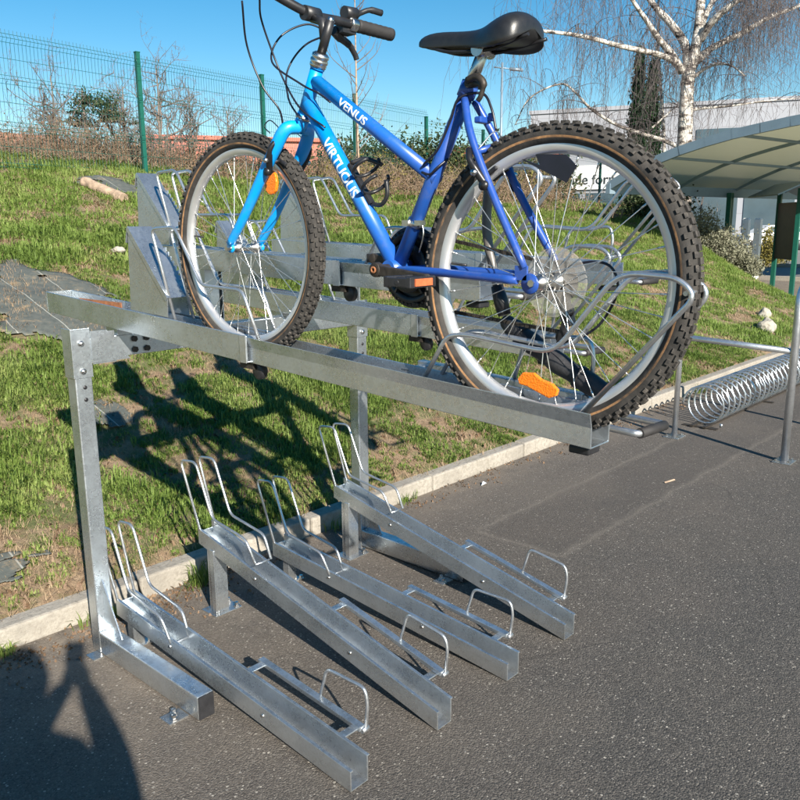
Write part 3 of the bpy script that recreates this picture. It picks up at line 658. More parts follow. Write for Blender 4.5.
# ------------------------------------------------------------------ bicycle
BX = 1.508
BK = thing('bicycle', (BX, 1.475, 1.15), 'blue mountain bicycle with black saddle parked in the pulled out upper tray', 'bicycle')
BO = BK.location
def bz(x, y, z): return V(x, y, z)
RW = V(BX, .9466, 1.4786); FW = V(BX, 2.0036, 1.539)
def wheel(c, ax, name, knobs=80, rear=False):
    ax = Vector(ax).normalized(); t0 = MB()
    u = V(0, 1, 0); u = (u-ax*u.dot(ax)).normalized(); w_ = ax.cross(u)
    hub = MB()
    hub.lathe([(0,-.062),(.006,-.062),(.006,-.05),(.013,-.046),(.020,-.034),(.020,-.030),(.011,-.026),(.010,0),(.011,.026),(.020,.030),(.020,.034),(.013,.046),(.006,.05),(.006,.066),(0,.066)], c, ax, 24)
    hub.lathe([(0,-.075),(.008,-.075),(.008,-.066),(.003,-.066)], c, ax, 6, smooth=False); hub.lathe([(0,.075),(.008,.075),(.008,.066),(.003,.066)], c, ax, 6, smooth=False)
    # empty 'wheel' part = the hub mesh, holding tyre/rim/spokes
    h = hub.build(name, M['chrome'], BK)
    sub = lambda mb, nm, mat: mb.build(nm, mat, h)
    t = MB(); R_ = .3035; r_ = .0225; prof = []
    for k in range(25):
        a = -2.55+5.1*k/24; prof.append((R_+r_*cos(a), r_*1.04*sin(a)))
    # sidewalls tan, tread black
    n = 120; m_ = len(prof); vs = []
    for k in range(n):
        a = 2*pi*k/n; d = u*cos(a)+w_*sin(a)
        for (r, h_) in prof: vs.append(c+d*r+ax*h_)
    o = len(t.v); t.v.extend(tuple(p) for p in vs)
    for k in range(n):
        k2 = (k+1) % n
        for j in range(m_-1):
            a = -2.55+5.1*(j+.5)/24; t.f.append((k*m_+j, k2*m_+j, k2*m_+j+1, k*m_+j+1)); t.sm.append(True); t.mi.append(1 if 1.62 < abs(a) < 1.98 else 0)
    t.cm = 2
    for k in range(knobs):
        for row in range(3):
            a = 2*pi*(k+(.5 if row == 1 else 0))/knobs; d = u*cos(a)+w_*sin(a); tg = ax.cross(d)
            for sg in (-1, 1):
                ph = (.20, .62, 1.05)[row]*sg+random.uniform(-.02, .02)
                rad = d*cos(ph)+ax*sin(ph); sd = ax*cos(ph)-d*sin(ph)
                p = c+d*R_+rad*(r_+.0012); Mx = Matrix((sd, tg, rad)).transposed()
                t.cbox(p, (.0068, .0072, .0078)[row]*random.uniform(.85,1.1), (.0125, .0115, .0108)[row]*random.uniform(.8,1.1), .0088*random.uniform(.8,1.08), Mx)
    sub(t, 'tyre', [M['rubber'], M['skin_wall'], M['tread']])
    t = MB(); t.lathe([(.2885,-.0125),(.285,-.0135),(.274,-.0125),(.2665,-.007),(.2645,0),(.2665,.007),(.274,.0125),(.285,.0135),(.2885,.0125),(.282,.0095),(.282,-.0095)], c, ax, 120, closed=True)
    p = c+u*.262; sub(t, 'rim', M['rim'])
    t = MB(); t.tube([c+u*.215+w_*.03, c+u*.258+w_*.034], .003, 8); sub(t, 'valve', M['black'])
    t = MB(); ns = 36
    for k in range(ns):
        a = 2*pi*(k+.3)/ns; side = 1 if k % 2 else -1; dr = 1 if (k//2) % 2 else -1
        ah = a+dr*1.05; ph = c+(u*cos(ah)+w_*sin(ah))*.0185+ax*.0315*side; pr_ = c+(u*cos(a)+w_*sin(a))*.2655+ax*.003*side
        t.tube([ph, pr_], .00115, 5, caps=False); t.tube([pr_.lerp(ph, .055), pr_], .002, 6)
    sub(t, 'spokes', M['spoke'])
    return h, ax, u, w_
ra = V(1, .0468, -.0147); fa = V(1, .0243, .0018)
HR, rax, ru, rw = wheel(RW, ra, 'rear_wheel'); HF, fax, fu, fw = wheel(FW, fa, 'front_wheel')
# frame
Bb = V(BX, 1.387, 1.495); ST = V(BX, 1.163, 1.905); HT1 = V(BX, 1.667, 2.000); HT0 = V(BX, 1.722, 1.893); DR = V(BX, .952, 1.480)
fr = MB()
fr.tube([HT1, HT0], .0175, 20); fr.tube([HT1+V(0,-.004,.006), HT1+V(0,-.001,.001)], .0195, 20)
fr.tube([V(BX, 1.672, 1.972), V(BX, 1.258, 1.705)], .0172, 20); fr.tube([V(BX, 1.702, 1.918), Bb], .0205, 20)
fr.tube([Bb, ST], .0170, 20); fr.tube([ST+(Bb-ST).normalized()*.03, ST+(ST-Bb).normalized()*.004], .0205, 20)
fr.tube([Bb+V(-.036,0,0), Bb+V(.036,0,0)], .022, 20)
for sg in (-1, 1):
    e = DR+V(sg*.066, 0, .0)
    fr.tube(catmull([V(BX+sg*.018, 1.165, 1.872), V(BX+sg*.045, 1.125, 1.79), V(BX+sg*.052, 1.06, 1.665), e+V(0,.012,.03)], 6), [.0088]*18+[.007], 12)
    fr.tube(catmull([Bb+V(sg*.018,-.012,-.004), Bb+V(sg*.042,-.09,-.0), Bb+V(sg*.052,-.2,-.003), e+V(0,.03,.004)], 6), [.0098]*18+[.008], 12)
fr.tube([V(BX-.048, 1.108, 1.755), V(BX, 1.100, 1.768), V(BX+.048, 1.108, 1.755)], .0075, 10)
fr.tube([V(BX-.047, .0, .0)*0+V(BX-.048, 1.30, 1.494), V(BX+.048, 1.30, 1.494)], .007, 10)
for sg in (-1, 1): fr.lathe([(0,-.003),(.020,-.003),(.022,0),(.020,.003),(0,.003)], DR+V(sg*.066,-.002,-.002), (1,0,0), 24); fr.cbox(DR+V(sg*.066, .02, .02), .006, .03, .03)
fr.build('frame', M['paint'], BK)
# lettering wrapped on the tubes
def text_mesh(body, size, shear=0., off=.0):
    cu = bpy.data.curves.new('t', 'FONT'); cu.body = body; cu.size = size; cu.shear = shear; cu.offset = off; cu.resolution_u = 4
    ob = bpy.data.objects.new('t', cu); C.objects.link(ob); dg = bpy.context.evaluated_depsgraph_get(); dg.update()
    me = bpy.data.meshes.new_from_object(ob.evaluated_get(dg)); bpy.data.objects.remove(ob); return me
def tube_text(body, p0, p1, r, hgt, name, turn=.25):
    me = text_mesh(body, 1., .0, .018); bm = bmesh.new(); bm.from_mesh(me)
    xs_ = [v.co.x for v in bm.verts]; ys_ = [v.co.y for v in bm.verts]; x0, x1 = min(xs_), max(xs_); y0, y1 = min(ys_), max(ys_)
    for k in range(1, 10):
        bmesh.ops.bisect_plane(bm, geom=bm.verts[:]+bm.edges[:]+bm.faces[:], plane_co=(0, y0+(y1-y0)*k/10, 0), plane_no=(0,1,0))
    p0, p1 = Vector(p0), Vector(p1); a = (p1-p0); L = a.length; a.normalize(); n = V(-1,0,0); n = (n-a*n.dot(a)).normalized(); b_ = n.cross(a)
    for v in bm.verts:
        s_ = (v.co.x-x0)/(x1-x0)*L; th = ((v.co.y-y0)/(y1-y0)-.5)*hgt/r+turn; q = p0+a*s_+(n*cos(th)+b_*sin(th))*(r+.0006); v.co = q-BO
    bmesh.ops.recalc_face_normals(bm, faces=bm.faces); m2 = bpy.data.meshes.new(name); bm.to_mesh(m2); bm.free(); m2.materials.append(M['decal'])
    o = bpy.data.objects.new(name, m2); C.objects.link(o); o.parent = BK; return o
A_, B_ = V(BX, 1.702, 1.918), Bb
tube_text('VIRTUOUS', A_.lerp(B_, .24), A_.lerp(B_, .585), .0207, .027, 'down_tube_lettering')
A_, B_ = V(BX, 1.672, 1.972), V(BX, 1.258, 1.705)
tube_text('VENUS', A_.lerp(B_, .24), A_.lerp(B_, .47), .0174, .020, 'top_tube_lettering')
o = tube_text('OO', ST.lerp(Bb, .13), ST.lerp(Bb, .30), .0172, .018, 'seat_tube_lettering', turn=-.9)
# fork
fk = MB(); cr = V(BX, 1.742, 1.868)
fk.tube([HT0+(HT1-HT0).normalized()*.002, cr+V(0,.004,-.012)], .0185, 16)
for sg in (-1, 1):
    e = FW+V(sg*.055, 0, .0)
    fk.tube(catmull([cr+V(sg*.004,0,-.006), cr+V(sg*.040,.012,-.014), V(BX+sg*.050, 1.790, 1.805), V(BX+sg*.053, 1.86, 1.72), V(BX+sg*.055, 1.935, 1.628), e+V(0,.004,.012)], 6), [.0178]*12+[.0172-.0004*k for k in range(7)]+[.0146-.0002*k for k in range(12)], 16)
    fk.lathe([(0,-.003),(.014,-.003),(.014,.003),(0,.003)], e, (1,0,0), 16)
fk.build('fork', M['paint'], BK)
# headset, stem, bars
mb = MB(); d = (HT1-HT0).normalized(); c0 = HT1+V(0,0,0)+d*.006
mb.lathe([(.012,0),(.0215,0),(.0225,.006),(.021,.009),(.0235,.012),(.0235,.018),(.020,.021),(.0225,.024),(.0225,.031),(.016,.036),(.012,.036)], c0, d, 24)
mb.lathe([(.012,-.010),(.0215,-.010),(.0225,-.003),(.0185,.0)], HT0-d*.002, d, 24); mb.build('headset', M['chrome'], BK)
BC = V(BX, 1.684, 2.136)
mb = MB(); q0 = c0+d*.034; q1 = c0+d*.118; mb.tube([q0, q1], .0118, 14)
mb.tube([q0+d*.035+V(0,.004,0), q1+V(0,.030,.0), BC+V(0,-.006,-.01)], [.011,.0125,.0125], 14); mb.tube([BC+V(-.024,0,0), BC+V(.024,0,0)], .0185, 16); mb.build('stem', M['black'], BK)
mb = MB(); mb.lathe([(0,.006),(.007,.006),(.008,0)], q1, d, 12); mb.build('stem_bolt', M['chrome'], BK)
hb = catmull([BC+V(-.29,.085,.118), BC+V(-.20,.068,.086), BC+V(-.10,.036,.040), BC, BC+V(.10,.0,.0), BC+V(.20,.004,.0), BC+V(.29,-.006,-.006)], 6)
mb = MB(); mb.tube(hb, .0118, 14); mb.build('handlebar', M['black'], BK)
for sg, nm in ((-1, 'grip'), (1, 'grip')):
    a = BC+(V(-.285,.085,.117) if sg < 0 else V(.17,.004,0)); b_ = BC+(V(-.175,.062,.076) if sg < 0 else V(.295,-.010,-.006))
    mb = MB(); pts = [a.lerp(b_, k/14) for k in range(15)]; mb.tube(pts, [.0168+.0009*((k % 2)) for k in range(15)], 18); mb.build('grip', M['grip'], BK)
    s_ = 1 if sg > 0 else -1; cx = BC+V(.152*s_, .003 if s_ > 0 else .055, .0 if s_ > 0 else .066)
    lz = 1 if s_ > 0 else -.25
    mb = MB(); mb.tube([cx+V(-.012,0,0), cx+V(.014,0,0)], .0185, 14); mb.cbox(cx+V(0,.005,.018), .034, .03, .022); mb.build('shifter_clamp', M['chrome'], BK, bevel=.004)
    mb = MB(); mb.tube(catmull([cx+V(-.02*s_,0,.026), cx+V(.02*s_,-.0,.030), cx+V(.055*s_,-.012,.044), cx+V(.095*s_,-.02,.042)], 5), [.010]*6+[.007]*5+[.009]*5, 10)
    mb.tube([cx+V(-.03*s_,0,.026), cx+V(.012*s_,0,.028)], .017, 12); mb.build('shift_lever', M['black'], BK)
    mb = MB(); mb.tube(catmull([cx+V(-.045*s_,.028,-.018), cx+V(-.01*s_,.038,-.030*lz), cx+V(.03*s_,.046,-.040*lz), cx+V(.055*s_,.048,-.062*lz), cx+V(.062*s_,.048,-.075*lz)], 5), [.012]*6+[.010]*5+[.008]*10, 10)
    mb.cbox(cx+V(-.012*s_, .016, -.014), .05, .035, .02); mb.build('brake_lever', M['black'], BK)
# cables
def cb(pts, r=.0027):
    mb = MB(); mb.tube(catmull(pts, 8), r, 7); mb.build('cable', M['cable'], BK)
cb([BC+V(-.11,.07,.03), V(BX-.07,1.80,2.13), V(BX-.03,1.80,2.04), V(BX-.02,1.765,1.965), V(BX-.028,1.70,1.90), V(BX-.02,1.62,1.85)])
cb([BC+V(-.15,.09,.02), V(BX-.09,1.84,2.07), V(BX-.06,1.82,1.97), V(BX-.03,1.79,1.91), V(BX-.01,1.80,1.87)])
cb([BC+V(.10,.045,-.02), V(BX+.06,1.77,2.135), V(BX,1.81,2.10), V(BX-.04,1.80,2.03), V(BX-.03,1.70,1.965), V(BX-.020,1.64,1.935), V(BX-.018,1.60,1.91)])
cb([BC+V(.12,.04,-.02), V(BX+.08,1.80,2.09), V(BX+.03,1.82,2.02), V(BX+.0,1.785,1.94), V(BX-.028,1.71,1.88)])
cb([V(BX+.02,1.315,1.735), V(BX-.022,1.28,1.74), V(BX-.026,1.235,1.77), V(BX-.024,1.20,1.83), V(BX-.024,1.175,1.875), V(BX-.0,1.13,1.882), V(BX+.0,1.105,1.85), V(BX+.0,1.09,1.80)], .003)
cb([V(BX-.018,1.29,1.722), V(BX-.024,1.26,1.716), V(BX-.022,1.24,1.73), V(BX+.0,1.225,1.75)], .003)
cb([V(BX+.07,.97,1.50), V(BX+.07,.89,1.52), V(BX+.075,.84,1.51), V(BX+.08,.825,1.46), V(BX+.08,.86,1.39), V(BX+.075,.91,1.35)], .003)
cb([V(BX-.03,1.79,1.86), V(BX-.03,1.83,1.885), V(BX-.035,1.85,1.87), V(BX-.04,1.82,1.85)], .0016)
# seat post, saddle, clamp
sd = (ST-Bb).normalized()
mb = MB(); mb.tube([ST-sd*.02, ST+sd*.085], .0132, 18); mb.tube([ST+sd*.075+V(-.026,0,0), ST+sd*.075+V(.026,0,0)], .016, 16); mb.build('seat_post', M['chrome'], BK)
mb = MB(); mb.tube([ST+V(-.026,-.012,-.002), ST+V(.026,-.012,-.002)], .009, 12); mb.tube(catmull([ST+V(-.026,-.012,.004), ST+V(-.03,-.04,.008), ST+V(-.03,-.058,-.008), ST+V(-.03,-.052,-.032), ST+V(-.03,-.044,-.042)], 5), [.008]*12+[.0055]*9, 10); mb.build('seat_clamp_lever', M['dirty'], BK)
sc_ = [  # y, half width, z top, z bottom edge
 (1.312,.004,2.012,2.004),(1.300,.017,2.021,1.998),(1.27,.022,2.027,1.990),(1.22,.024,2.025,1.986),(1.17,.026,2.019,1.982),(1.12,.031,2.014,1.976),(1.075,.043,2.013,1.968),(1.04,.062,2.019,1.962),(1.005,.078,2.028,1.958),(.97,.084,2.033,1.958),(.945,.080,2.030,1.962),(.928,.062,2.018,1.972),(.922,.03,2.004,1.984)]
mb = MB(); n = 22; vs = []
for (y, hw, zt_, zb_) in sc_:
    y = 1.312+(y-1.312)*.80; hw *= .84
    for k in range(n):
        a = pi*(k/(n-1)); x_ = -cos(a); prf = max(0, sin(a))**.55
        vs.append((BX+hw*x_, y, zb_+(zt_-zb_)*prf))
    for k in range(n-6):
        a = 1-2*(k+.5)/(n-6); vs.append((BX+hw*a*.93, y, zb_+(.010 if abs(a) < .85 else .003)))
m_ = n+n-6; fs = []
for i in range(len(sc_)-1):
    for k in range(m_): k2 = (k+1) % m_; fs.append((i*m_+k, i*m_+k2, (i+1)*m_+k2, (i+1)*m_+k))
fs.append(tuple(range(m_))); fs.append(tuple((len(sc_)-1)*m_+k for k in reversed(range(m_))))
mb.add(vs, fs, True); o = mb.build('saddle', M['leather'], BK); ss = o.modifiers.new('s', 'SUBSURF'); ss.levels = 1; ss.render_levels = 1
for sg in (-1, 1):
    mb = MB(); mb.tube(catmull([(BX+sg*.012,1.27,1.995), (BX+sg*.020,1.21,1.976), (BX+sg*.022,1.14,1.968), (BX+sg*.022,1.08,1.966), (BX+sg*.034,.99,1.978)], 5), .0038, 8); mb.build('saddle_rail', M['blackmetal'], BK)
# crankset
mb = MB(); cr_ = Bb+V(.048,0,0)
mb.lathe([(.089,-.002),(.094,0),(.089,.002),(.074,.002),(.074,-.002)], cr_, (1,0,0), 48, closed=True); mb.lathe([(.060,.004),(.064,.006),(.060,.008),(.03,.008),(.03,.004)], cr_+V(-.018,0,0), (1,0,0), 40, closed=True)
for k in range(5):
    a = 2*pi*k/5+.3; mb.bar(cr_, cr_+V(0, cos(a)*.078, sin(a)*.078), .005, .022, (1,0,0))
for k in range(44):
    a = 2*pi*k/44; p = cr_+V(0, cos(a), sin(a))*.0955; mb.cbox(p, .0025, .005, .005, Matrix.Rotation(a, 3, 'X'))
mb.lathe([(0,.012),(.078,.010),(.098,.007),(.104,.009),(.104,.011),(.09,.012),(0,.014)], cr_, (1,0,0), 48); mb.build('chainring', M['black'], BK)
for sg in (-1, 1):
    e0 = Bb+V(sg*.075, 0, 0); pe = e0+V(sg*.012, -sg*-.167*(1) if False else (-.167 if sg < 0 else .167), -.018*(-sg) if sg > 0 else -.018)
    mb = MB(); mb.tube([Bb+V(sg*.03,0,0), e0+V(sg*.010,0,0)], .0125, 14); mb.bar(e0, pe, .015, .026, (0,0,1)) ; mb.lathe([(0,-.010),(.018,-.010),(.018,.010),(0,.010)], e0, (1,0,0), 20); mb.lathe([(0,-.009),(.014,-.009),(.014,.009),(0,.009)], pe, (1,0,0), 20); mb.build('crank', M['dirty'], BK, bevel=.003)
    mb = MB(); mb.lathe([(.004,.0),(.0085,.0),(.0085,.004),(.004,.004)], e0+V(sg*.011,0,0), (sg,0,0), 16, closed=True); mb.build('crank_bolt', M['rust_and_reflection'], BK)
    pc = pe+V(sg*.055, .0, 0)
    mb = MB(); mb.tube([pe, pe+V(sg*.10,0,0)], .007, 12)
    for yy in (-.034, .034): mb.cbox(pc+V(0, yy, 0), .088, .013, .024)
    for xx in (-.040, -.012, .018, .042): mb.cbox(pc+V(xx, 0, 0), .008, .06, .020)
    mb.build('pedal', M['black'], BK, bevel=.002)
    mb = MB(); mb.cbox(pc+V(0, -.0415, 0), .058, .004, .016); mb.cbox(pc+V(0, .0415, 0), .058, .004, .016); mb.build('pedal_reflector', M['dullred'], BK)
# chain, sprockets, derailleur
cg = DR+V(.045, -.006, -.004)
mb = MB()
for k, r in enumerate((.030,.034,.038,.043,.048)): mb.lathe([(.012,-.001),(r,-.001),(r,.001),(.012,.001)], cg+V(.012-.004*k, 0, 0), (1,0,0), 30)
mb.build('sprockets', M['dirty'], BK)
mb = MB(); 
def chain(p, q):
    L = (q-p).length; n_ = int(L/.0127)
    for k in range(n_):
        a = p.lerp(q, k/n_); b_ = p.lerp(q, (k+.8)/n_); mb.bar(a, b_, .0075 if k % 2 else .005, .0085)
chain(cr_+V(-.004, .0, .093), cg+V(0,0,.036)); mb.build('chain', M['dirty'], BK); mb = MB(); chain(cr_+V(-.004,-.01,-.092), DR+V(.05,-.02,-.115)); mb.build('chain', M['dirty'], BK)
mb = MB(); mb.bar(DR+V(.05,-.005,-.02), DR+V(.055,-.03,-.10), .02, .03, (1,0,0)); mb.bar(DR+V(.05,-.03,-.06), DR+V(.05,-.01,-.14), .012, .02, (1,0,0))
for q in (V(.05,-.025,-.065), V(.05,-.015,-.125)): mb.lathe([(0,-.004),(.017,-.004),(.017,.004),(0,.004)], DR+q, (1,0,0), 14)
mb.build('derailleur', M['blackmetal'], BK, bevel=.002)
mb = MB(); gc = DR+V(.026,-.006,-.004); mb.lathe([(.022,.001),(.05,.006),(.074,-.001),(.076,.001),(.076,.003),(.05,.009),(.022,.004)], gc, rax, 64); mb.build('spoke_guard', M['guard'], BK)
# brakes
def brake(c, dirn, nm, sgs=(-1, 1)):
    for sg in sgs:
        mb = MB(); b0 = c+V(sg*.052, 0, 0); up = Vector(dirn)
        mb.tube(catmull([b0-up*.02, b0+V(sg*.012,0,0)+up*.015, b0+V(sg*.018,0,0)+up*.045, b0+V(sg*.004,0,0)+up*.07], 5), [.009]*8+[.007]*8, 10); mb.lathe([(0,0),(.011,0),(.011,.014),(0,.016)], b0-up*.02, (sg,0,0), 12); mb.build('brake_arm', M['blackmetal'], BK)
        mb = MB(); mb.tube([b0+V(-sg*.004,0,0)+up*.012, b0+V(-sg*.022,0,0)+up*.012], .004, 8); mb.lathe([(0,0),(.007,0),(.007,.012),(0,.014)], b0+V(sg*.016,0,0)+up*.012, (sg,0,0), 10); mb.build('brake_bolt', M['chrome'], BK)
        mb = MB(); e = b0+V(-sg*.030,0,0)+up*.012; tdir = up.cross(V(1,0,0)).normalized(); mb.bar(e-tdir*.024, e+tdir*.024, .009, .010, up); mb.build('brake_pad', M['black'], BK, bevel=.003)
brake(V(BX, 1.805, 1.765), V(0, -.45, .89), 'front')
brake(V(BX, 1.087, 1.700), V(0, .5, .86), 'rear')
mb = MB(); mb.tube(catmull([V(BX-.052,1.10,1.76), V(BX,1.09,1.80), V(BX+.052,1.10,1.76)], 5), .0016, 6); mb.tube(catmull([V(BX-.05,1.775,1.83), V(BX,1.775,1.855), V(BX+.05,1.775,1.83)], 5), .0016, 6); mb.build('brake_wire', M['spoke'], BK)
# reflectors, bottle cage, spoke plate
def disc_poly(mb, pts, x0, x1): mb.prismX(pts, x0, x1)
mb = MB(); c_ = V(BX-.012, 1.858, 1.722); P = [(.030*cos(a)*(1 if abs(cos(a)) < .8 else .92), .034*sin(a)) for a in np.linspace(0, 2*pi, 17)[:-1]]
mb.prismX([(c_.y+y, c_.z+z) for y, z in P], c_.x-.005, c_.x+.005); mb.build('front_spoke_reflector', M['orange'], BK, bevel=.003)
mb = MB(); mb.prismX([(1.008,1.262),(.995,1.278),(.965,1.280),(.945,1.268),(.918,1.262),(.902,1.250),(.906,1.236),(.925,1.228),(.955,1.238),(.985,1.248),(1.003,1.250)], BX-.02, BX-.01); mb.build('rear_spoke_reflector', M['orange'], BK, bevel=.003)
mb = MB(); mb.prismX([(1.032,1.742),(.972,1.722),(.985,1.745),(.911,1.740),(.885,1.716),(.908,1.684)], BX-.006, BX-.002); mb.build('spoke_plate', M['cable'], BK)
cgp = lambda s_, e_, x_=0: A2.lerp(Bb, s_)+nn*e_+V(x_,0,0)
A2 = V(BX, 1.702, 1.918); ax2 = (Bb-A2).normalized(); nn = V(0, ax2.z, -ax2.y); nn = nn if nn.z > 0 else -nn
mb = MB(); mb.bar(cgp(.42,.026), cgp(.66,.026), .018, .007, nn)
for s_, e_ in ((.50,.085),(.60,.10)):
    mb.tube([cgp(s_,.028)+V(.037*sin(a),0,0)+nn*(.037-.037*cos(a)) for a in np.linspace(-2.6, 2.6, 22)], .0045, 8)
mb.tube(catmull([cgp(.66,.026), cgp(.70,.05), cgp(.69,.08), cgp(.63,.10)], 5), .0055, 8); mb.tube(catmull([cgp(.42,.03), cgp(.44,.06,.02), cgp(.52,.09,.03)], 5), .0055, 8)
mb.build('bottle_cage', M['black'], BK)
mb = MB(); c_ = Bb.lerp(ST, .27)
mb.lathe([(.0175,-.007),(.021,-.007),(.021,.007),(.0175,.007)], c_, sd, 20, closed=True); mb.cbox(c_+V(-.022,.01,.0), .012, .02, .014); mb.cbox(c_+V(-.012,-.024,.0), .02, .018, .012)
mb.tube(catmull([c_+V(-.01,-.03,0), c_+V(-.012,-.035,-.03), c_+V(-.01,-.02,-.07)], 5), .0018, 6); mb.build('derailleur_clamp', M['chrome'], BK)
# seat stay bridge fitting
mb = MB(); mb.cbox(V(BX, 1.128, 1.826), .04, .018, .014); mb.cbox(V(BX+.01, 1.112, 1.832), .010, .014, .018); mb.build('cable_stop', M['paint'], BK, bevel=.003)
mb = MB(); mb.lathe([(.009,0),(.011,.001),(.011,.003),(.009,.003)], V(BX+.03,1.055,1.775), (1,.4,0), 16, closed=True); mb.tube([V(BX+.03,1.06,1.764), V(BX+.02,1.075,1.745)], .002, 6); mb.build('key_ring', M['spoke'], BK)

# cable lock with its padded black sleeve
LK = thing('cable_lock', (1.62, 1.13, 1.30), 'grey cable lock with a black padded sleeve hanging behind the rear wheel', 'bicycle lock')
mb = MB(); mb.tube(catmull([(1.60,1.150,1.775),(1.61,1.170,1.75),(1.62,1.190,1.704),(1.62,1.195,1.588),(1.62,1.172,1.493),(1.62,1.15,1.42)], 6), .0115, 12); mb.build('cable', M['cablelock'], LK)
mb = MB(); mb.tube([(1.62,1.162,1.455),(1.62,1.15,1.42),(1.62,1.138,1.385)], [.015,.018,.016], 14); mb.build('cable_end', M['black'], LK)
mb = MB(); pts = [V(1.62,1.14,1.375), V(1.62,1.09,1.342), V(1.62,.978,1.281), V(1.615,.842,1.222)]; pp = catmull(pts, 8); mb.tube(pp, [.012+.012*min(1, k/4)+.002*sin(k*1.3) for k in range(len(pp))], 16); mb.build('sleeve', M['sleeve'], LK)
mb = MB()
for s_ in (.35, .8):
    k = int(s_*(len(pp)-1)); mb.tube([pp[k]*.5+pp[k]*.5, pp[k].lerp(pp[k+1], .6)], .0275, 16)
mb.build('strap', M['black'], LK)

# ------------------------------------------------------------------ hoop barrier and spiral racks (right)
t = thing('hoop_barrier', (5.75, 2.0, 0), 'galvanised tubular barrier with plated feet in front of the spiral rack', 'barrier')
mb = MB(); mb.tube(fillet([(5.83,2.496,.006),(5.82,2.49,.775),(5.68,1.66,.76)], .10), .021, 14); mb.build('low_rail', M['rod'], t)
mb = MB(); mb.tube(fillet([(5.675,1.648,.006),(5.68,1.648,1.20),(6.6,1.60,1.22),(6.8,1.6,.006)], .14, 7), .026, 16); mb.build('tall_hoop', M['rod'], t)
for (x, y) in ((5.83,2.496),(5.675,1.648),(6.8,1.6)):
    mb = MB(); mb.box(x-.07, x+.07, y-.06, y+.06, 0, .008); mb.build('foot_plate', M['galv'], t, bevel=.002)
    mb = MB()
    for (a, b_) in ((-.05,-.04),(.05,-.04),(-.05,.04),(.05,.04)): mb.lathe([(0,.016),(.008,.016),(.008,.0)], (x+a, y+b_, .008), (0,0,1), 6, smooth=False)
    mb.build('foot_bolt', M['chrome'], t)
def spiral(x0, x1, y, label):
    t = thing('spiral_rack', ((x0+x1)/2, y, 0), label, 'bicycle rack', 'spiral bicycle racks on the asphalt')
    n = int((x1-x0)/.115); pts = []
    for k in range(n*20+1):
        a = 2*pi*k/20; pts.append((x0+(x1-x0)*k/(n*20), y+.155*cos(a), .175+.155*sin(a)))
    mb = MB(); mb.tube(pts, .0085, 7); mb.build('coil', M['galv'], t)
    mb = MB()
    for dy in (-.05, .05): mb.bar((x0-.05, y+dy, .014), (x1+.05, y+dy, .014), .03, .012)
    for xx in np.arange(x0, x1, 1.3): mb.bar((xx, y-.14, .004), (xx, y+.14, .004), .05, .007)
    mb.build('base_rail', M['dirty'], t)
    mb = MB(); 
    for xx in (x0+.02, x1-.02): mb.tube([(xx, y-.16, .02), (xx, y-.16, .05)], .012, 8)
    mb.build('end_foot', M['galv'], t)
spiral(6.25, 11.4, 2.47, 'spiral steel bicycle rack lying along the kerb at the right')
spiral(6.95, 10.5, 1.28, 'second spiral steel bicycle rack, at the right edge nearer the camera')

# ------------------------------------------------------------------ green mesh fence along the top of the bank
FT = thing('mesh_fence', (10, 11.4, 2.4), 'green welded mesh fence on posts along the top of the bank', 'fence')
P0 = V(6.548, 11.037, 0); fd = V(sin(radians(83)), cos(radians(83)), 0)
tops = {-3: 4.0, -2: 4.0, -1: 4.0, 0: 4.008, 1: 4.04, 2: 4.03, 3: 3.86, 4: 3.8, 5: 3.72, 6: 3.62, 7: 3.5, 8: 3.4, 9: 3.3}
fpos = lambda i: P0+fd*(2.482*i)
for i in range(-3, 10):
    p = fpos(i); zt_ = tops[i]; zb = H(p.x, p.y)-.1
    mb = MB(); mb.bar((p.x, p.y, zb), (p.x, p.y, zt_+.03), .06, .06, (0,1,0)); mb.box(p.x-.034, p.x+.034, p.y-.034, p.y+.034, zt_+.03, zt_+.045); mb.build('fence_post', M['fence'], FT)
    if i == 9: break
    q = fpos(i+1); zt2 = zt_-.0; zb0 = zt_-1.74; mb = MB()
    off = V(-fd.y, fd.x, 0)*-.03
    folds = [0, .02, .68, .70, 1.36, 1.38, 1.66, 1.70]
    def yoff(h_): 
        for c_ in (.10, .60, 1.15, 1.64):
            if abs(h_-c_) < .05: return .035*(1-abs(h_-c_)/.05)
        return 0
    hs = [0, .05, .10, .15, .55, .60, .65, 1.10, 1.15, 1.20, 1.59, 1.64, 1.69, 1.74]
    nW = 47
    for k in range(1, nW+1):
        b_ = p.lerp(q, k/(nW+1)); mb.tube([b_+off*(1+yoff(h_)*28)+V(0,0,zb0+h_) for h_ in hs], .0028, 3, caps=False)
    for h_ in (.05,.10,.15,.35,.55,.60,.65,.88,1.10,1.15,1.20,1.40,1.59,1.64,1.69):
        mb.tube([p+off*(1+yoff(h_)*28)+V(0,0,zb0+h_), q+off*(1+yoff(h_)*28)+V(0,0,zb0+h_)], .0034, 3, caps=False)
    mb.build('fence_panel', M['fence'], FT, fixn=False)

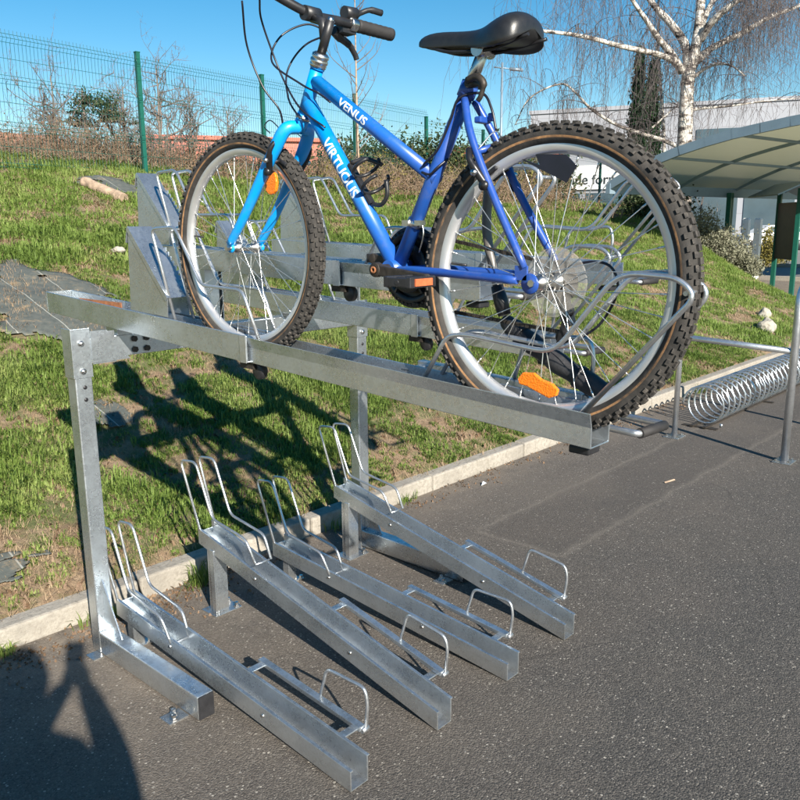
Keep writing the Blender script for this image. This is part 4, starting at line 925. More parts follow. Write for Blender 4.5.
# ------------------------------------------------------------------ twiggy plants
def twigs(mb, base, n, length, spread, r0, depth=2, droop=0., up=1., seg=5, kids=4, n_side=4, rnd=random):
    for _ in range(n):
        a = rnd.uniform(0, 2*pi); tilt = abs(rnd.gauss(0, spread)); d = V(cos(a)*sin(tilt), sin(a)*sin(tilt), cos(tilt)*up)
        L = length*rnd.uniform(.5, 1.1); p = Vector(base)+V(cos(a), sin(a), 0)*0; pts = [p.copy()]; dd = d.normalized()
        for s_ in range(seg):
            dd = (dd+V(rnd.gauss(0,.16), rnd.gauss(0,.16), rnd.gauss(0,.10)-droop*(s_+1)/seg)).normalized(); p = p+dd*(L/seg); pts.append(p.copy())
        mb.tube(pts, [r0*(1-.75*k/seg) for k in range(seg+1)], n_side if r0 > .02 else 3, caps=False)
        if depth > 0:
            for _k in range(kids):
                j = rnd.randint(1, seg); twigs(mb, pts[j], 1, L*rnd.uniform(.3, .6), spread*1.5+.5, r0*.5, depth-1, droop, up, 4, max(2, kids-1), 3, rnd)
def bare_tree(name, loc, h, label, group, trunk_r=.05, crown=.5, mat='bark', n=9, lean=(0,0), first=.3, depth=2, spread=.7, kids=5, br=1.):
    t = thing(name, loc, label, 'tree', group); b0 = Vector(loc)
    pts = [b0+V(lean[0]*k/6+random.gauss(0,.02*h/4), lean[1]*k/6+random.gauss(0,.02*h/4), h*k/6) for k in range(7)]; pts[0] = b0-V(0,0,.1)
    mb = MB(); mb.tube(pts, [trunk_r*(1-.8*k/6) for k in range(7)], 8); mb.build('trunk', M[mat], t)
    mb = MB()
    for k in range(n):
        f_ = first+(1-first)*(k+random.random()*.6)/n; i_ = min(5, int(f_*6)); p = pts[i_].lerp(pts[i_+1], f_*6-i_)
        twigs(mb, p, 1, h*crown*(1-f_*.45), spread, br*trunk_r*.42*(1.15-f_), depth, -.03, 1, 6, kids, 4)
    mb.build('branches', M['twig'], t, fixn=False); return t
def bush(name, loc, w_, h, label, group, mat='bramble', n=60, seed=0, cat='bush', leaves=None):
    r = random.Random(seed); t = thing(name, loc, label, cat, group); mb = MB(); b0 = Vector(loc)
    for k in range(n):
        p = b0+V(r.gauss(0, w_*.28), r.gauss(0, w_*.16), -.05); twigs(mb, p, 1, h*r.uniform(.6, 1.15), .55, .009, 1, .14, 1, 6, 5, 3, r)
    mb.build('stems', M[mat], t, fixn=False)
    if leaves: leafcloud(leaves[0], t, b0, w_, h, leaves[1], seed)
    return t
def leafcloud(mat, t, b0, w_, h, n, seed, name='foliage', size=.024, shape='dome', clump=14):
    g = np.random.default_rng(seed+11); nc = max(6, n//60)
    cc = []
    while len(cc) < nc:
        q = g.uniform(-1, 1, 3); 
        if shape == 'dome':
            q[2] = abs(q[2]); rr = (q[0]**2+q[1]**2+q[2]**2)
            if rr > 1 or rr < .25*g.random(): continue
            cc.append([q[0]*w_*.5, q[1]*w_*.4, q[2]*h])
        else:
            z = g.random(); R_ = w_*.5*min(1, (1-z)*1.55)**.75*(.45+.55*min(1, z*8)); a = g.random()*2*pi; rr = R_*(.55+.5*g.random()); cc.append([cos(a)*rr, sin(a)*rr, z*h])
    cc = np.array(cc); idx = g.integers(0, nc, n); cr2 = (w_*.13 if shape == 'dome' else w_*.16)
    c = cc[idx]+g.normal(0, cr2*.55, (n, 3))*np.array([1,1,1.2 if shape == 'dome' else 2.2]); c[:,2] = np.maximum(c[:,2], .02)
    a = g.normal(0, 1, (n, 3)); a /= np.linalg.norm(a, axis=1)[:,None]; b_ = np.cross(a, g.normal(0, 1, (n, 3))); b_ /= np.linalg.norm(b_, axis=1)[:,None]
    s_ = size*(.5+.8*g.random(n))[:,None]; v = np.stack([c-a*s_, c+b_*s_*.5, c+a*s_, c-b_*s_*.5], 1).reshape(-1, 3)
    o_ = np.array(b0)-np.array(parent_org(t)); v = v+o_
    me = bpy.data.meshes.new(name); me.vertices.add(n*4); me.vertices.foreach_set('co', v.reshape(-1).astype(np.float32)); me.loops.add(n*4); me.loops.foreach_set('vertex_index', np.arange(n*4, dtype=np.int32))
    me.polygons.add(n); me.polygons.foreach_set('loop_start', (np.arange(n)*4).astype(np.int32)); me.polygons.foreach_set('loop_total', np.full(n, 4, np.int32)); me.update(calc_edges=True); me.materials.append(M[mat])
    o = bpy.data.objects.new(name, me); C.objects.link(o); o.parent = t; return o
def at(u, v, d):
    """world point seen at photo pixel (u, v) at depth d: used once to lay out distant things at their own distances"""
    r = F+Rv*((u-400)/CF)-Uv*((v-400)/CF); return V(0,0,CH)+r*d
def ground_at(u, d):
    p = at(u, 230, d); return V(p.x, p.y, H(p.x, p.y) if p.y > 3.2 and p.x < 40 else 0)

BG = 'dry bramble bushes along the foot of the mesh fence'
names = [w_+' from the left' for w_ in ('first','second','third','fourth','fifth','sixth','seventh','eighth','ninth','tenth','eleventh')]
bl = [(20,13.2,1.3,.45),(75,13.2,1.5,.75),(118,13.4,1.5,.7),(165,13.9,1.5,.45),(212,14.3,1.5,.42),(262,14.7,1.6,.5),(325,15.0,1.8,.55),(375,15.3,1.8,.6),(425,15.8,2.0,.7),(475,16.6,2.0,.75),(525,17.4,2.2,.8)]
for k, ((u, d, w_, h_), nm) in enumerate(zip(bl, names)):
    g = ground_at(u, d); bush('bramble_bush', g, w_, h_, 'dry brown bramble bush at the foot of the fence, '+nm, BG, n=190, seed=k, leaves=('deadleaf', 1300) if k < 6 else ('shrubolive', 900))
# low twigs in a band directly on the fence line so that the foot of the fence reads as overgrown
for k, (u, d) in enumerate([(45,12.0),(98,12.2),(190,12.8),(238,13.2),(300,13.8),(350,14.2),(400,14.6),(450,15.3),(500,16.2),(550,17),(600,17.5)]):
    g = ground_at(u, d); bush('dead_weed_clump', g, 1.7, .34, 'low clump of dead weeds at the fence foot, number %s from the left' % ['one','two','three','four','five','six','seven','eight','nine','ten','eleven'][k], 'dead weed clumps at the fence foot', n=60, seed=50+k, cat='weeds', leaves=('deadleaf', 450))
DG = 'dark hedge bushes behind the rack'
for k, (u, d, w_, h_) in enumerate([(352,17.5,2.2,.95),(392,17.8,2.2,1.05),(436,18,2.2,1.1),(480,18.4,2.4,1.15),(530,19,2.4,1.1)]):
    g = ground_at(u, d); t = thing('hedge_bush', g, 'dark evergreen hedge bush behind the brambles, %s of the row' % ['first','second','third','fourth','fifth'][k], 'bush', DG)
    leafcloud('darkleaf', t, g, w_, h_, 5000, 70+k, size=.05); mb = MB(); twigs(mb, g, 14, h_, .5, .012, 1, 0, 1, 5, 4, 3); mb.build('stems', M['twig'], t, fixn=False)
# shrubs at the right end of the bank
for k, (u, d, w_, h_, m_, l) in enumerate([(700,17.2,1.3,.75,'shrubgrey','grey green shrub at the right end of the bank, right beside the rear tyre'),(722,17.0,1.4,.65,'shrubgrey','grey green shrub at the bank end in front of the green canopy post'),(742,16.8,1.0,.45,'shrubgrey','low grey shrub in front of the white bollards'),(650,18.5,2.0,1.15,'darkleaf','tall dark evergreen bush behind the rear wheel rim'),(772,30,1.8,1.3,'shrubolive','yellowish olive bush beside the road in front of the white car')]):
    g = ground_at(u, d); t = thing('shrub', g, l, 'shrub', 'shrubs at the right end of the bank')
    leafcloud(m_, t, g, w_, h_, 4500, 90+k, size=.032 if k < 3 else .05); mb = MB(); twigs(mb, g, 20, h_*.9, .6, .01, 1, 0, 1, 5, 4, 3); mb.build('stems', M['twig'], t, fixn=False)
for k, (u, d, h_) in enumerate([(700,19.5,2.0),(716,20.5,1.9)]):
    bare_tree('bare_sapling', ground_at(u, d), h_, ['bare twiggy sapling standing just behind the rear tyre','second bare twiggy sapling, left of the green canopy post'][k], 'bare saplings behind the right shrubs', .03, .6, n=8)
# bare trees beyond the fence
for k, (u, d, w_, h_) in enumerate([(45,17,2.2,1.2),(80,17.5,2.4,1.8),(118,18,2.4,2.0),(160,19,2.4,1.0),(198,20,2.4,.8),(236,21,2.4,.9),(30,19,2.4,1.3)]):
    g = ground_at(u, d); bush('bare_shrub', g, w_, h_, 'bare brown twiggy shrub just beyond the fence, number %s from the left' % ['two','three','four','five','six','seven','one'][k], 'bare shrubs just beyond the fence', mat='twig', n=150, seed=200+k, cat='shrub')
TG = 'bare trees beyond the fence'
for (u, d, h_, tr_, l, n) in [(62,26,4.9,.07,'bare twiggy tree beyond the fence at far left',12),(165,30,6.0,.08,'bare grey tree behind the first fence post',14),(195,32,5.4,.07,'bare grey tree over the pink building roof',12),(232,33,4.8,.07,'bare tree right above the front tyre',12),(130,28,4.9,.07,'bare tree just left of the first fence post',12)]:
    p = at(u, 200, d); bare_tree('bare_tree', (p.x, p.y, 1.6), h_*.95, l, TG, tr_*1.3, .5, n=n+18, spread=.85, first=.08, depth=3, kids=6, br=1.7)
p = at(97, 200, 27); t = thing('pine_tree', (p.x, p.y, 1.6), 'dark flat topped evergreen tree beyond the fence', 'tree')
mb = MB(); mb.tube([(p.x, p.y, 1.5), (p.x+.1, p.y, 3.4), (p.x-.2, p.y, 5.0), (p.x-.2, p.y, 6.0)], [.12,.1,.08,.03], 8); mb.build('trunk', M['bark'], t)
for k, (a, z, w_) in enumerate([(-.5,4.9,1.6),(.5,5.25,2.3),(.1,5.55,1.5),(.9,5.0,1.3)]): leafcloud('darkleaf', t, (p.x+a*.7, p.y-a*.7, z), w_, .26, 700, 120+k, name='foliage', size=.06)
# staked sapling in front of the fence
sp_ = ground_at(359, 12.5); t = thing('young_tree', sp_, 'slim bare young tree with ascending branches behind the bicycle top tube', 'tree')
top = at(360, 8, 12.5); mb = MB(); mb.tube(catmull([sp_-V(0,0,.1), sp_+V(0,0,1.2), V(sp_.x, sp_.y, 3.6), V(sp_.x, sp_.y, top.z+.3)], 5), [.032-.0018*k for k in range(16)], 8); mb.build('trunk', M['log'], t)
mb = MB(); rr = random.Random(5)
for k in range(22):
    z = 2.6+k*.105; an = rr.uniform(0, 2*pi); L = (.95-.025*k)*rr.uniform(.7, 1.1); dx = V(cos(an), sin(an), 0); p = V(sp_.x, sp_.y, z); pts = [p, p+dx*L*.3+V(0,0,L*.22), p+dx*L*.6+V(0,0,L*.5), p+dx*L*.75+V(0,0,L*.85)]
    mb.tube(catmull(pts, 3), [.0085-.0007*j for j in range(10)], 4, caps=False)
    for j in (1, 2): twigs(mb, pts[j], 2, L*.35, .8, .004, 0, 0, 1, 4, 2, 3, rr)
mb.build('branches', M['twig'], t, fixn=False)
# cypresses
for k, (u, v, d, w_, l) in enumerate([(631,62,24,.62,'left of two slender dark cypresses beside the birch'),(645,72,24.5,.85,'right and bushier of two slender dark cypresses beside the birch')]):
    g = ground_at(u, d); tz = at(u, v, d).z; t = thing('cypress_tree', g, l, 'tree', 'pair of cypresses')
    leafcloud('cypress', t, g, w_, tz-g.z, 14000, 140+k, name='crown', size=.05, shape='cone'); mb = MB(); mb.tube([g-V(0,0,.1), g+V(0,0,(tz-g.z)*.8)], [.07,.02], 8); mb.build('trunk', M['bark'], t)

# ------------------------------------------------------------------ the birch
BD = 19.0
gB = ground_at(683, BD); BT = thing('birch_tree', gB, 'large white barked weeping birch behind the canopy', 'tree')
px = lambda u, v, dd=0.: at(u, v, BD+dd)
trunk = [gB-V(0,0,.1), px(683.5,170), px(684.5,144), px(687,90), px(689,72), px(696,45), px(701,0), px(703,-60), px(699,-130)]
mb = MB(); tp = catmull(trunk, 6); mb.tube(tp, [.20-.14*(k/(len(tp)-1))**1.2 for k in range(len(tp))], 14); mb.build('trunk', M['birch'], BT)
limbs = [([(688,68),(685,45),(671,24),(650,0),(630,-40),(618,-90)], 0.4, .095),
 ([(682,72),(672,55),(658,38),(646,20),(630,-4),(606,-50)], -.6, .075),
 ([(680,68),(672,60),(656,54),(620,46),(590,38),(560,33),(520,30),(500,38)], -1.2, .065),
 ([(698,60),(712,48),(740,34),(770,17),(800,5),(850,-25)], .8, .075),
 ([(700,40),(712,22),(735,2),(770,-20),(800,-60)], -.8, .08),
 ([(700,30),(708,10),(730,-30),(760,-90)], 1., .07),
 ([(694,77),(706,68),(719,64),(732,66),(745,76)], -.4, .035),
 ([(690,110),(705,108),(730,106),(765,101),(800,98)], .5, .03),
 ([(684,150),(665,141),(640,133),(615,124),(590,108),(575,92),(560,84),(530,98),(515,125)], .5, .04),
 ([(652,128),(663,118),(672,110),(680,104)], .2, .02),
 ([(701,-10),(690,-60),(660,-120),(620,-150)], 0, .06), ([(702,-30),(730,-90),(780,-130)], 0, .06)]
lm = MB(); tw = MB(); rr = random.Random(11)
for pts_, dd, r0 in limbs:
    P = [px(u, v, dd*i/(len(pts_)-1)*2) for i, (u, v) in enumerate(pts_)]; Q = catmull(P, 6); nq = len(Q)
    lm.tube(Q, [1.3*r0*(1-.75*k/(nq-1)) for k in range(nq)], 8)
    for k in range(2, nq, 1):
        if rr.random() < .80:
            # side branch that arcs out and weeps
            a = rr.uniform(0, 2*pi); L = rr.uniform(.5, 1.3); p = Q[k]; d = V(cos(a), sin(a), rr.uniform(.1, .7)).normalized(); s = [p]
            for j in range(5): d = (d+V(rr.gauss(0,.18), rr.gauss(0,.18), -.16*j*.6)).normalized(); s.append(s[-1]+d*L/5)
            tw.tube(s, [.010*(1-.13*j) for j in range(6)], 3, caps=False)
            for _ in range(rr.randint(3, 6) if r0 > .035 else rr.randint(1, 2)):
                j = rr.randint(2, 5); q = s[j]; Lw = rr.uniform(.7, 2.3) if r0 > .05 else rr.uniform(.4, 1.1); dv = V(rr.gauss(0,.28), rr.gauss(0,.28), -.4).normalized(); w_ = [q]
                for m_ in range(6): dv = (dv+V(rr.gauss(0,.09), rr.gauss(0,.09), -.45)).normalized(); w_.append(w_[-1]+dv*Lw/6)
                tw.tube(w_, [.0050-.0005*m_ for m_ in range(7)], 3, caps=False)
                for m_ in (1, 2, 3, 4, 5):
                    if rr.random() < .7: e = w_[m_]; dv2 = V(rr.gauss(0,.5), rr.gauss(0,.5), -.7).normalized()*rr.uniform(.12, .35); tw.tube([e, e+dv2*.5+V(0,0,.01), e+dv2+V(0,0,-.05)], .0028, 3, caps=False)
# curtains of hanging twigs
for (u0, u1, vt, vb, n) in [(742,796,-60,98,300),(700,760,-80,60,70),(560,615,-60,80,70),(505,600,-30,70,45),(640,690,-70,60,40),(790,880,-60,90,50)]:
    for _ in range(n):
        u = rr.uniform(u0, u1); dd = rr.uniform(-2.5, 2.5); v_ = rr.uniform(vt, vt+60); e = rr.uniform(.45, 1.)*(vb-vt)+vt; p = px(u, v_, dd); L = max(.4, (e-v_)*BD/CF); q = [p]; dv = V(rr.gauss(0,.3), rr.gauss(0,.3), -.6).normalized()
        for m_ in range(8):
            dv = (dv+V(rr.gauss(0,.12), rr.gauss(0,.12), -.3)).normalized(); q.append(q[-1]+dv*L/8)
        tw.tube(q, [.0046-.0004*m_ for m_ in range(9)], 3, caps=False)
        for m_ in range(2, 9):
            if rr.random() < .75: dv2 = V(rr.gauss(0,.6), rr.gauss(0,.6), -.6).normalized()*rr.uniform(.15, .4); tw.tube([q[m_], q[m_]+dv2], .003, 3, caps=False)
lm.build('limbs', M['birch'], BT); tw.build('weeping_twigs', M['twigpurple'], BT, fixn=False)
# second thin birch
g = ground_at(665, 20.5); t = thing('thin_birch', g, 'thin pale birch stem just left of the big birch', 'tree'); q = lambda u, v: at(u, v, 20.5)
mb = MB(); mb.tube(catmull([g-V(0,0,.1), q(664,144), q(661,90), q(658,50), q(659,10), q(655,-60)], 5), [.055-.0016*k for k in range(26)], 8); mb.build('trunk', M['birch'], t)
mb = MB()
for k in range(16): twigs(mb, q(661-rr.random()*3, 120-k*11), 1, 1.2, .8, .012, 1, .1, 1, 5, 4, 3, rr)
mb.build('branches', M['twigpurple'], t, fixn=False)

# ------------------------------------------------------------------ canopy shelter
CT = thing('canopy_shelter', (19.5, 5.6, 0), 'curved translucent canopy roof on green posts at the right', 'shelter')
E0 = V(14.95, 8.05, 0); ld = V(8.4,-1.2,0).normalized(); ad = V(-.14,-.99,0).normalized()
prof = [(0,2.33),(.5,2.57),(1.0,2.75),(1.5,2.89),(2,3.0),(2.5,3.09),(3,3.15),(3.5,3.205),(4,3.245),(4.5,3.265)]
cp = lambda s, l, dz=0.: E0+ad*s+ld*l+V(0,0,np.interp(s, [a for a, _ in prof], [z for _, z in prof])+dz)
mb = MB(); nl = 40; vs = [cp(s, .02+l*.4, .03) for l in range(nl) for s, _ in prof]; m_ = len(prof)
mb.add(vs, [(i*m_+j, (i+1)*m_+j, (i+1)*m_+j+1, i*m_+j+1) for i in range(nl-1) for j in range(m_-1)], True); o = mb.build('roof_sheet', M['poly'], CT, fixn=False); sl = o.modifiers.new('t', 'SOLIDIFY'); sl.thickness = .012
for k in range(7):
    mb = MB(); l = k*2.4; r_ = .055 if k == 0 else .03
    for a, b_ in zip(prof[:-1], prof[1:]): mb.bar(cp(a[0]-.01, l), cp(b_[0]+.01, l), .07 if k == 0 else .04, .16 if k == 0 else .06)
    mb.build('arched_rib', M['bluebox'], CT)
for s in (1.25, 2.6, 3.9):
    mb = MB(); mb.bar(cp(s, 0, -.03), cp(s, 15.6, -.03), .04, .05); mb.build('purlin', M['bluebox'], CT)
mb = MB(); mb.bar(cp(0, -.05, -.05), cp(0, 15.7, -.05), .10, .20); mb.build('eave_beam', M['bluebox'], CT)
for l in (4.45, 11.0):
    a = cp(.1, l); mb = MB(); mb.box(a.x-.09, a.x+.0, a.y-.05, a.y+.05, 0, a.z-.1); mb.box(a.x+.03, a.x+.09, a.y-.05, a.y+.05, 0, a.z-.1); mb.build('canopy_post', M['fence'], CT)
mb = MB()
a = cp(1.9, 5.2, -.10); mb.bar(a, a+ld*1.4+ad*.2, .10, .05); mb.build('tube_light', M['white'], CT)

# ------------------------------------------------------------------ notice board, bollards, stone, log
d = 18.5
t = thing('notice_board', ground_at(785, d), 'roofed dark notice board on two green posts at the right edge', 'notice board')
a = ground_at(777, d+.3); b_ = ground_at(797, d-.8); zr = at(785, 190, d).z
for p in (a, b_): mb = MB(); mb.bar(p-V(0,0,.1), V(p.x, p.y, zr), .09, .09, (0,1,0)); mb.build('post', M['fence'], t)
mb = MB(); zt_ = at(787, 203, d).z; zb_ = at(787, 259, d).z; mb.bar(V(a.x, a.y, (zt_+zb_)/2), V(b_.x, b_.y, (zt_+zb_)/2), .06, zt_-zb_); mb.build('board', M['boardblack'], t)
mb = MB(); c_ = (a+b_)/2; dn_ = (b_-a).normalized(); sd_ = V(-dn_.y, dn_.x, 0)
for sg in (-1, 1): mb.bar(V(c_.x, c_.y, zr+.12)-dn_*.9+sd_*sg*.3-V(0,0,.13), V(c_.x, c_.y, zr+.12)+dn_*.9+sd_*sg*.3-V(0,0,.13), .66, .03, V(0,0,1)+sd_*sg*.45)
mb.build('roof', M['bluebox'], t)
for k, (u, v0, v1) in enumerate([(746,218,268),(758,218,272)]):
    p = ground_at(u, 22); z1 = at(u, v0, 22).z; mb = MB(); mb.bar(p-V(0,0,.1), V(p.x, p.y, z1-.03), .17, .17, (0,1,0)); mb.bar(V(p.x, p.y, z1-.03), V(p.x, p.y, z1), .14, .14, (0,1,0))
    tag(mb.build('bollard', M['white'], org=p, bevel=.01), ['left one of two tall white square bollards by the road','right one of two tall white square bollards by the road'][k], 'bollard', 'white bollards by the road')
def rock(loc, s, label, seed):
    mb = MB(); bm = bmesh.new(); bmesh.ops.create_icosphere(bm, subdivisions=3, radius=1)
    for v in bm.verts: v.co = v.co*(1+.35*noise.noise(v.co*1.2+V(seed,0,0))+.12*noise.noise(v.co*4))
    mb.add([Vector(loc)+V(v.co.x*s[0], v.co.y*s[1], v.co.z*s[2]) for v in bm.verts], [tuple(v.index for v in f.verts) for f in bm.faces], False); bm.free()
    tag(mb.build('stone', M['stone'], org=loc), label, 'stone', 'stones on the bank')
rock((11.2, 3.62, .24), (.15,.11,.12), 'pale stone block lying on the bank edge behind the spiral rack', 3)
rock((11.9, 3.9, .33), (.09,.08,.09), 'small pale stone beside the larger one on the bank edge', 8)
rock((4.15, 7.6, 1.385), (.06,.08,.035), 'flat grey stone half buried in the grass of the bank', 12)
p0 = V(4.98, 9.85, H(4.98,9.85)+.06); p1 = V(5.16, 9.22, H(5.16,9.22)+.05)
mb = MB(); pp = [p0.lerp(p1, k/30)+V(.015*noise.noise((k*.15,0,0)), 0, .01*noise.noise((k*.1,5,0))) for k in range(31)]; mb.tube(pp, [.066+.008*noise.noise((k*.25,2,1)) for k in range(31)], 20)
mb.v = [tuple(Vector(q)*(1)+V(noise.noise(Vector(q)*30), noise.noise(Vector(q)*30+V(9,0,0)), noise.noise(Vector(q)*30+V(0,9,0)))*.006) for q in mb.v]
tag(mb.build('log', M['log'], org=p0), 'short pale barkless log lying on the upper bank at left', 'log')
# paper scraps on the asphalt
for k, (x, y, s_, l) in enumerate([(3.93,2.89,.03,'white scrap of paper on the asphalt near the kerb'),(4.75,2.05,.05,'pale thin stick on the asphalt right of the lower trays')]):
    mb = MB(); vs = [(x+dx, y+dy, .005+dz) for dx, dy, dz in ((-s_,0,0),(0,-s_*.5,.012),(s_,.1*s_,.0),(.2*s_,s_*.5,.016))] if k == 0 else [(x-.05,y,.002),(x+.05,y-.02,.002),(x+.05,y-.012,.008),(x-.05,y+.008,.008)]
    mb.add(vs, [(0,1,2,3)] if k else [(0,1,3),(1,2,3)]); o = mb.build('paper_scrap' if k == 0 else 'stick', M['decal'] if k == 0 else M['log'], org=(x, y, 0)); sl = o.modifiers.new('t','SOLIDIFY'); sl.thickness = .002; tag(o, l, 'litter' if k == 0 else 'stick')

# ------------------------------------------------------------------ buildings
def slab_building(name, u0, u1, d0, d1, z0, z1, depth, label, wall, roof, rh=.3, over=.2):
    a = at(u0, 230, d0); b_ = at(u1, 230, d1); a.z = b_.z = 0; dr = (b_-a).normalized(); nb = V(-dr.y, dr.x, 0)
    if nb.dot(V(F.x, F.y, 0)) < 0: nb = -nb
    t = thing(name, (a+b_)/2, label, 'building'); mb = MB()
    P = [a, b_, b_+nb*depth, a+nb*depth]; vs = [p+V(0,0,z0) for p in P]+[p+V(0,0,z1) for p in P]
    mb.add(vs, [(0,1,2,3),(7,6,5,4),(0,4,5,1),(1,5,6,2),(2,6,7,3),(3,7,4,0)]); mb.build('wall', M[wall], t)
    mb = MB(); P = [a-dr*over-nb*over, b_+dr*over-nb*over, b_+nb*(depth+over)+dr*over, a+nb*(depth+over)-dr*over]; vs = [p+V(0,0,z1+.002) for p in P]+[p+V(0,0,z1+rh) for p in P]
    mb.add(vs, [(0,1,2,3),(7,6,5,4),(0,4,5,1),(1,5,6,2),(2,6,7,3),(3,7,4,0)]); mb.build('roof', M[roof], t)
    return t, a, b_, dr, nb
zz = lambda v, d: at(400, v, d).z
slab_building('pink_building', 150, 338, 43, 46, 0, 6.15, 5, 'long low pink building with a thin red roof edge beyond the fence', 'pink', 'redfascia', .2)
slab_building('low_building', 338, 522, 40, 33, 0, 4.4, 2.5, 'long dark low building with a red fascia behind the hedge', 'darkwall', 'redfascia', .42)
t, a, b_, dr, nb = slab_building('warehouse', 528, 900, 58, 50, 0, 9.1, 30, 'large pale grey clad warehouse with a white sign band behind the birch', 'clad', 'clad', .25, .1)
W = (b_-a).length; out_ = -nb
def panel(mb, l0, l1, z0, z1, o0, o1):
    vs = [a+dr*l+out_*o+V(0,0,z) for l in (l0, l1) for o in (o0, o1) for z in (z0, z1)]; mb.add(vs, [(0,1,3,2),(4,6,7,5),(0,4,5,1),(2,3,7,6),(0,2,6,4),(1,5,7,3)])
ZS0, ZS1 = 3.95, 5.55
mb = MB(); panel(mb, .2, 12.0, ZS0, ZS1, .02, .18); sg_ = mb.build('sign_band', M['white'], t)
me = text_mesh('Altitude formation', .92, 0, .012); zx = V(0,0,1); o = bpy.data.objects.new('sign_lettering', me); C.objects.link(o); me.materials.append(M['signblack']); o.parent = sg_
org = a+dr*1.15+out_*.21+V(0,0,ZS0+.35)-t.location; o.matrix_local = Matrix(((dr.x,0,out_.x,org.x),(dr.y,0,out_.y,org.y),(0,1,0,org.z),(0,0,0,1)))
mb = MB()
for k in range(5): panel(mb, .2, .9, ZS0+.28+.24*k, ZS0+.40+.24*k, .185, .21)
mb.build('sign_stripes', M['bluebox'], sg_)
for k in range(5): mb = MB(); panel(mb, .6+3.4*k, 3.6+3.4*k, 1.0, 3.7, .02, .06); mb.build('window', M['glassdark'], t)
for k in range(3): mb = MB(); panel(mb, 11+8*k, 14.5+8*k, 6.6, 7.6, .02, .08); mb.build('window', M['glassdark'], t)
g = at(18, 200, 70); t = thing('small_house', (g.x, g.y, 0), 'small distant house with orange tiled roof at far left', 'house')
mb = MB(); mb.cbox((g.x, g.y, 4), 7, 7, 8); mb.build('wall', M['white'], t)
mb = MB(); hz = 8.0; mb.add([(g.x-4,g.y-4,hz),(g.x+4,g.y-4,hz),(g.x+4,g.y+4,hz),(g.x-4,g.y+4,hz),(g.x-4,g.y,hz+1.6),(g.x+4,g.y,hz+1.6)], [(0,1,5,4),(3,4,5,2),(0,4,3),(1,2,5),(0,3,2,1)]); mb.build('roof', M['clay'], t)
# street lamp
g = at(500, 200, 34); t = thing('street_lamp', (g.x, g.y, 0), 'tall thin grey street lamp with two short arms behind the saddle', 'street lamp'); zt_ = at(500, 68, 34).z
mb = MB(); mb.tube([(g.x, g.y, 0), (g.x, g.y, zt_)], [.08, .045], 8); mb.tube([at(494,67,34), at(512,69,34)], .03, 6); mb.build('pole', M['bluebox'], t)
mb = MB(); mb.tube([at(510,69,34), at(523,70,34)], .07, 8); mb.build('lamp_head', M['bluebox'], t)
# car
p = at(772, 236, 48); c0_ = V(p.x, p.y, 0); t = thing('parked_car', c0_, 'white car parked beyond the road at the right', 'car'); dv = V(.676,-.737,0); sv = V(.737,.676,0)
Mc = lambda l, z, s: c0_+dv*l+sv*s+V(0,0,z)
pr_ = [(-2.1,.35),(-2.15,.75),(-2.0,.95),(-1.2,1.02),(-.5,1.45),(1.0,1.48),(1.9,1.05),(2.1,.9),(2.12,.35)]
n = len(pr_); mb = MB(); vs = [Mc(l, z, -.85+(.12 if z > 1.1 else 0)) for l, z in pr_]+[Mc(l, z, .85-(.12 if z > 1.1 else 0)) for l, z in pr_]
mb.add(vs, [tuple(range(n)), tuple(reversed(range(n, 2*n)))]+[(i, n+i, n+(i+1) % n, (i+1) % n) for i in range(n)]); mb.build('body', M['carwhite'], t, bevel=.04)
mb = MB(); vs = [Mc(l, z, s) for s in (-.86, .86) for l, z in ((-1.0,1.04),(-.45,1.38),(.95,1.40),(1.65,1.06))]; mb.add(vs, [(0,1,2,3),(7,6,5,4),(0,4,5,1),(1,5,6,2),(2,6,7,3),(3,7,4,0)]); mb.build('window', M['glassdark'], t)
for l in (-1.35, 1.35):
    for s in (-.8, .8): mb = MB(); mb.lathe([(0,-.1),(.28,-.1),(.32,-.06),(.32,.06),(.28,.1),(0,.1)], Mc(l, .32, s), sv, 20); mb.build('wheel', M['black'], t)
for s in (-.7, .7): mb = MB(); mb.cbox(Mc(2.1, .85, s), .12, .12, .2); mb.build('taillight', M['red'], t)

# ------------------------------------------------------------------ the photographer (casts the shadow at lower left)
PT = thing('person', (-.25, -.25, 0), 'standing person in dark coat holding up a phone with both hands', 'person')
fw_ = V(sin(CY), cos(CY), 0); rt = V(cos(CY), -sin(CY), 0); base = V(0,0,0)
W_ = lambda f_, r_, z_: base+fw_*f_+rt*r_+V(0,0,z_)
def skin_body(name, verts, edges, radii, mat, parent, root=0, lv=2):
    me = bpy.data.meshes.new(name); o_ = parent_org(parent); me.from_pydata([tuple(v-o_) for v in verts], edges, []); o = bpy.data.objects.new(name, me); C.objects.link(o); o.parent = parent
    md = o.modifiers.new('skin', 'SKIN'); 
    for i, r in enumerate(radii): me.skin_vertices[0].data[i].radius = (r, r) if not hasattr(r, '__len__') else r; me.skin_vertices[0].data[i].use_root = (i == root)
    md.use_smooth_shade = True; s_ = o.modifiers.new('sub', 'SUBSURF'); s_.levels = lv; s_.render_levels = lv; me.materials.append(mat); return o
hx, hf = -.13, -.24     # body axis: behind the phone and a little to its left
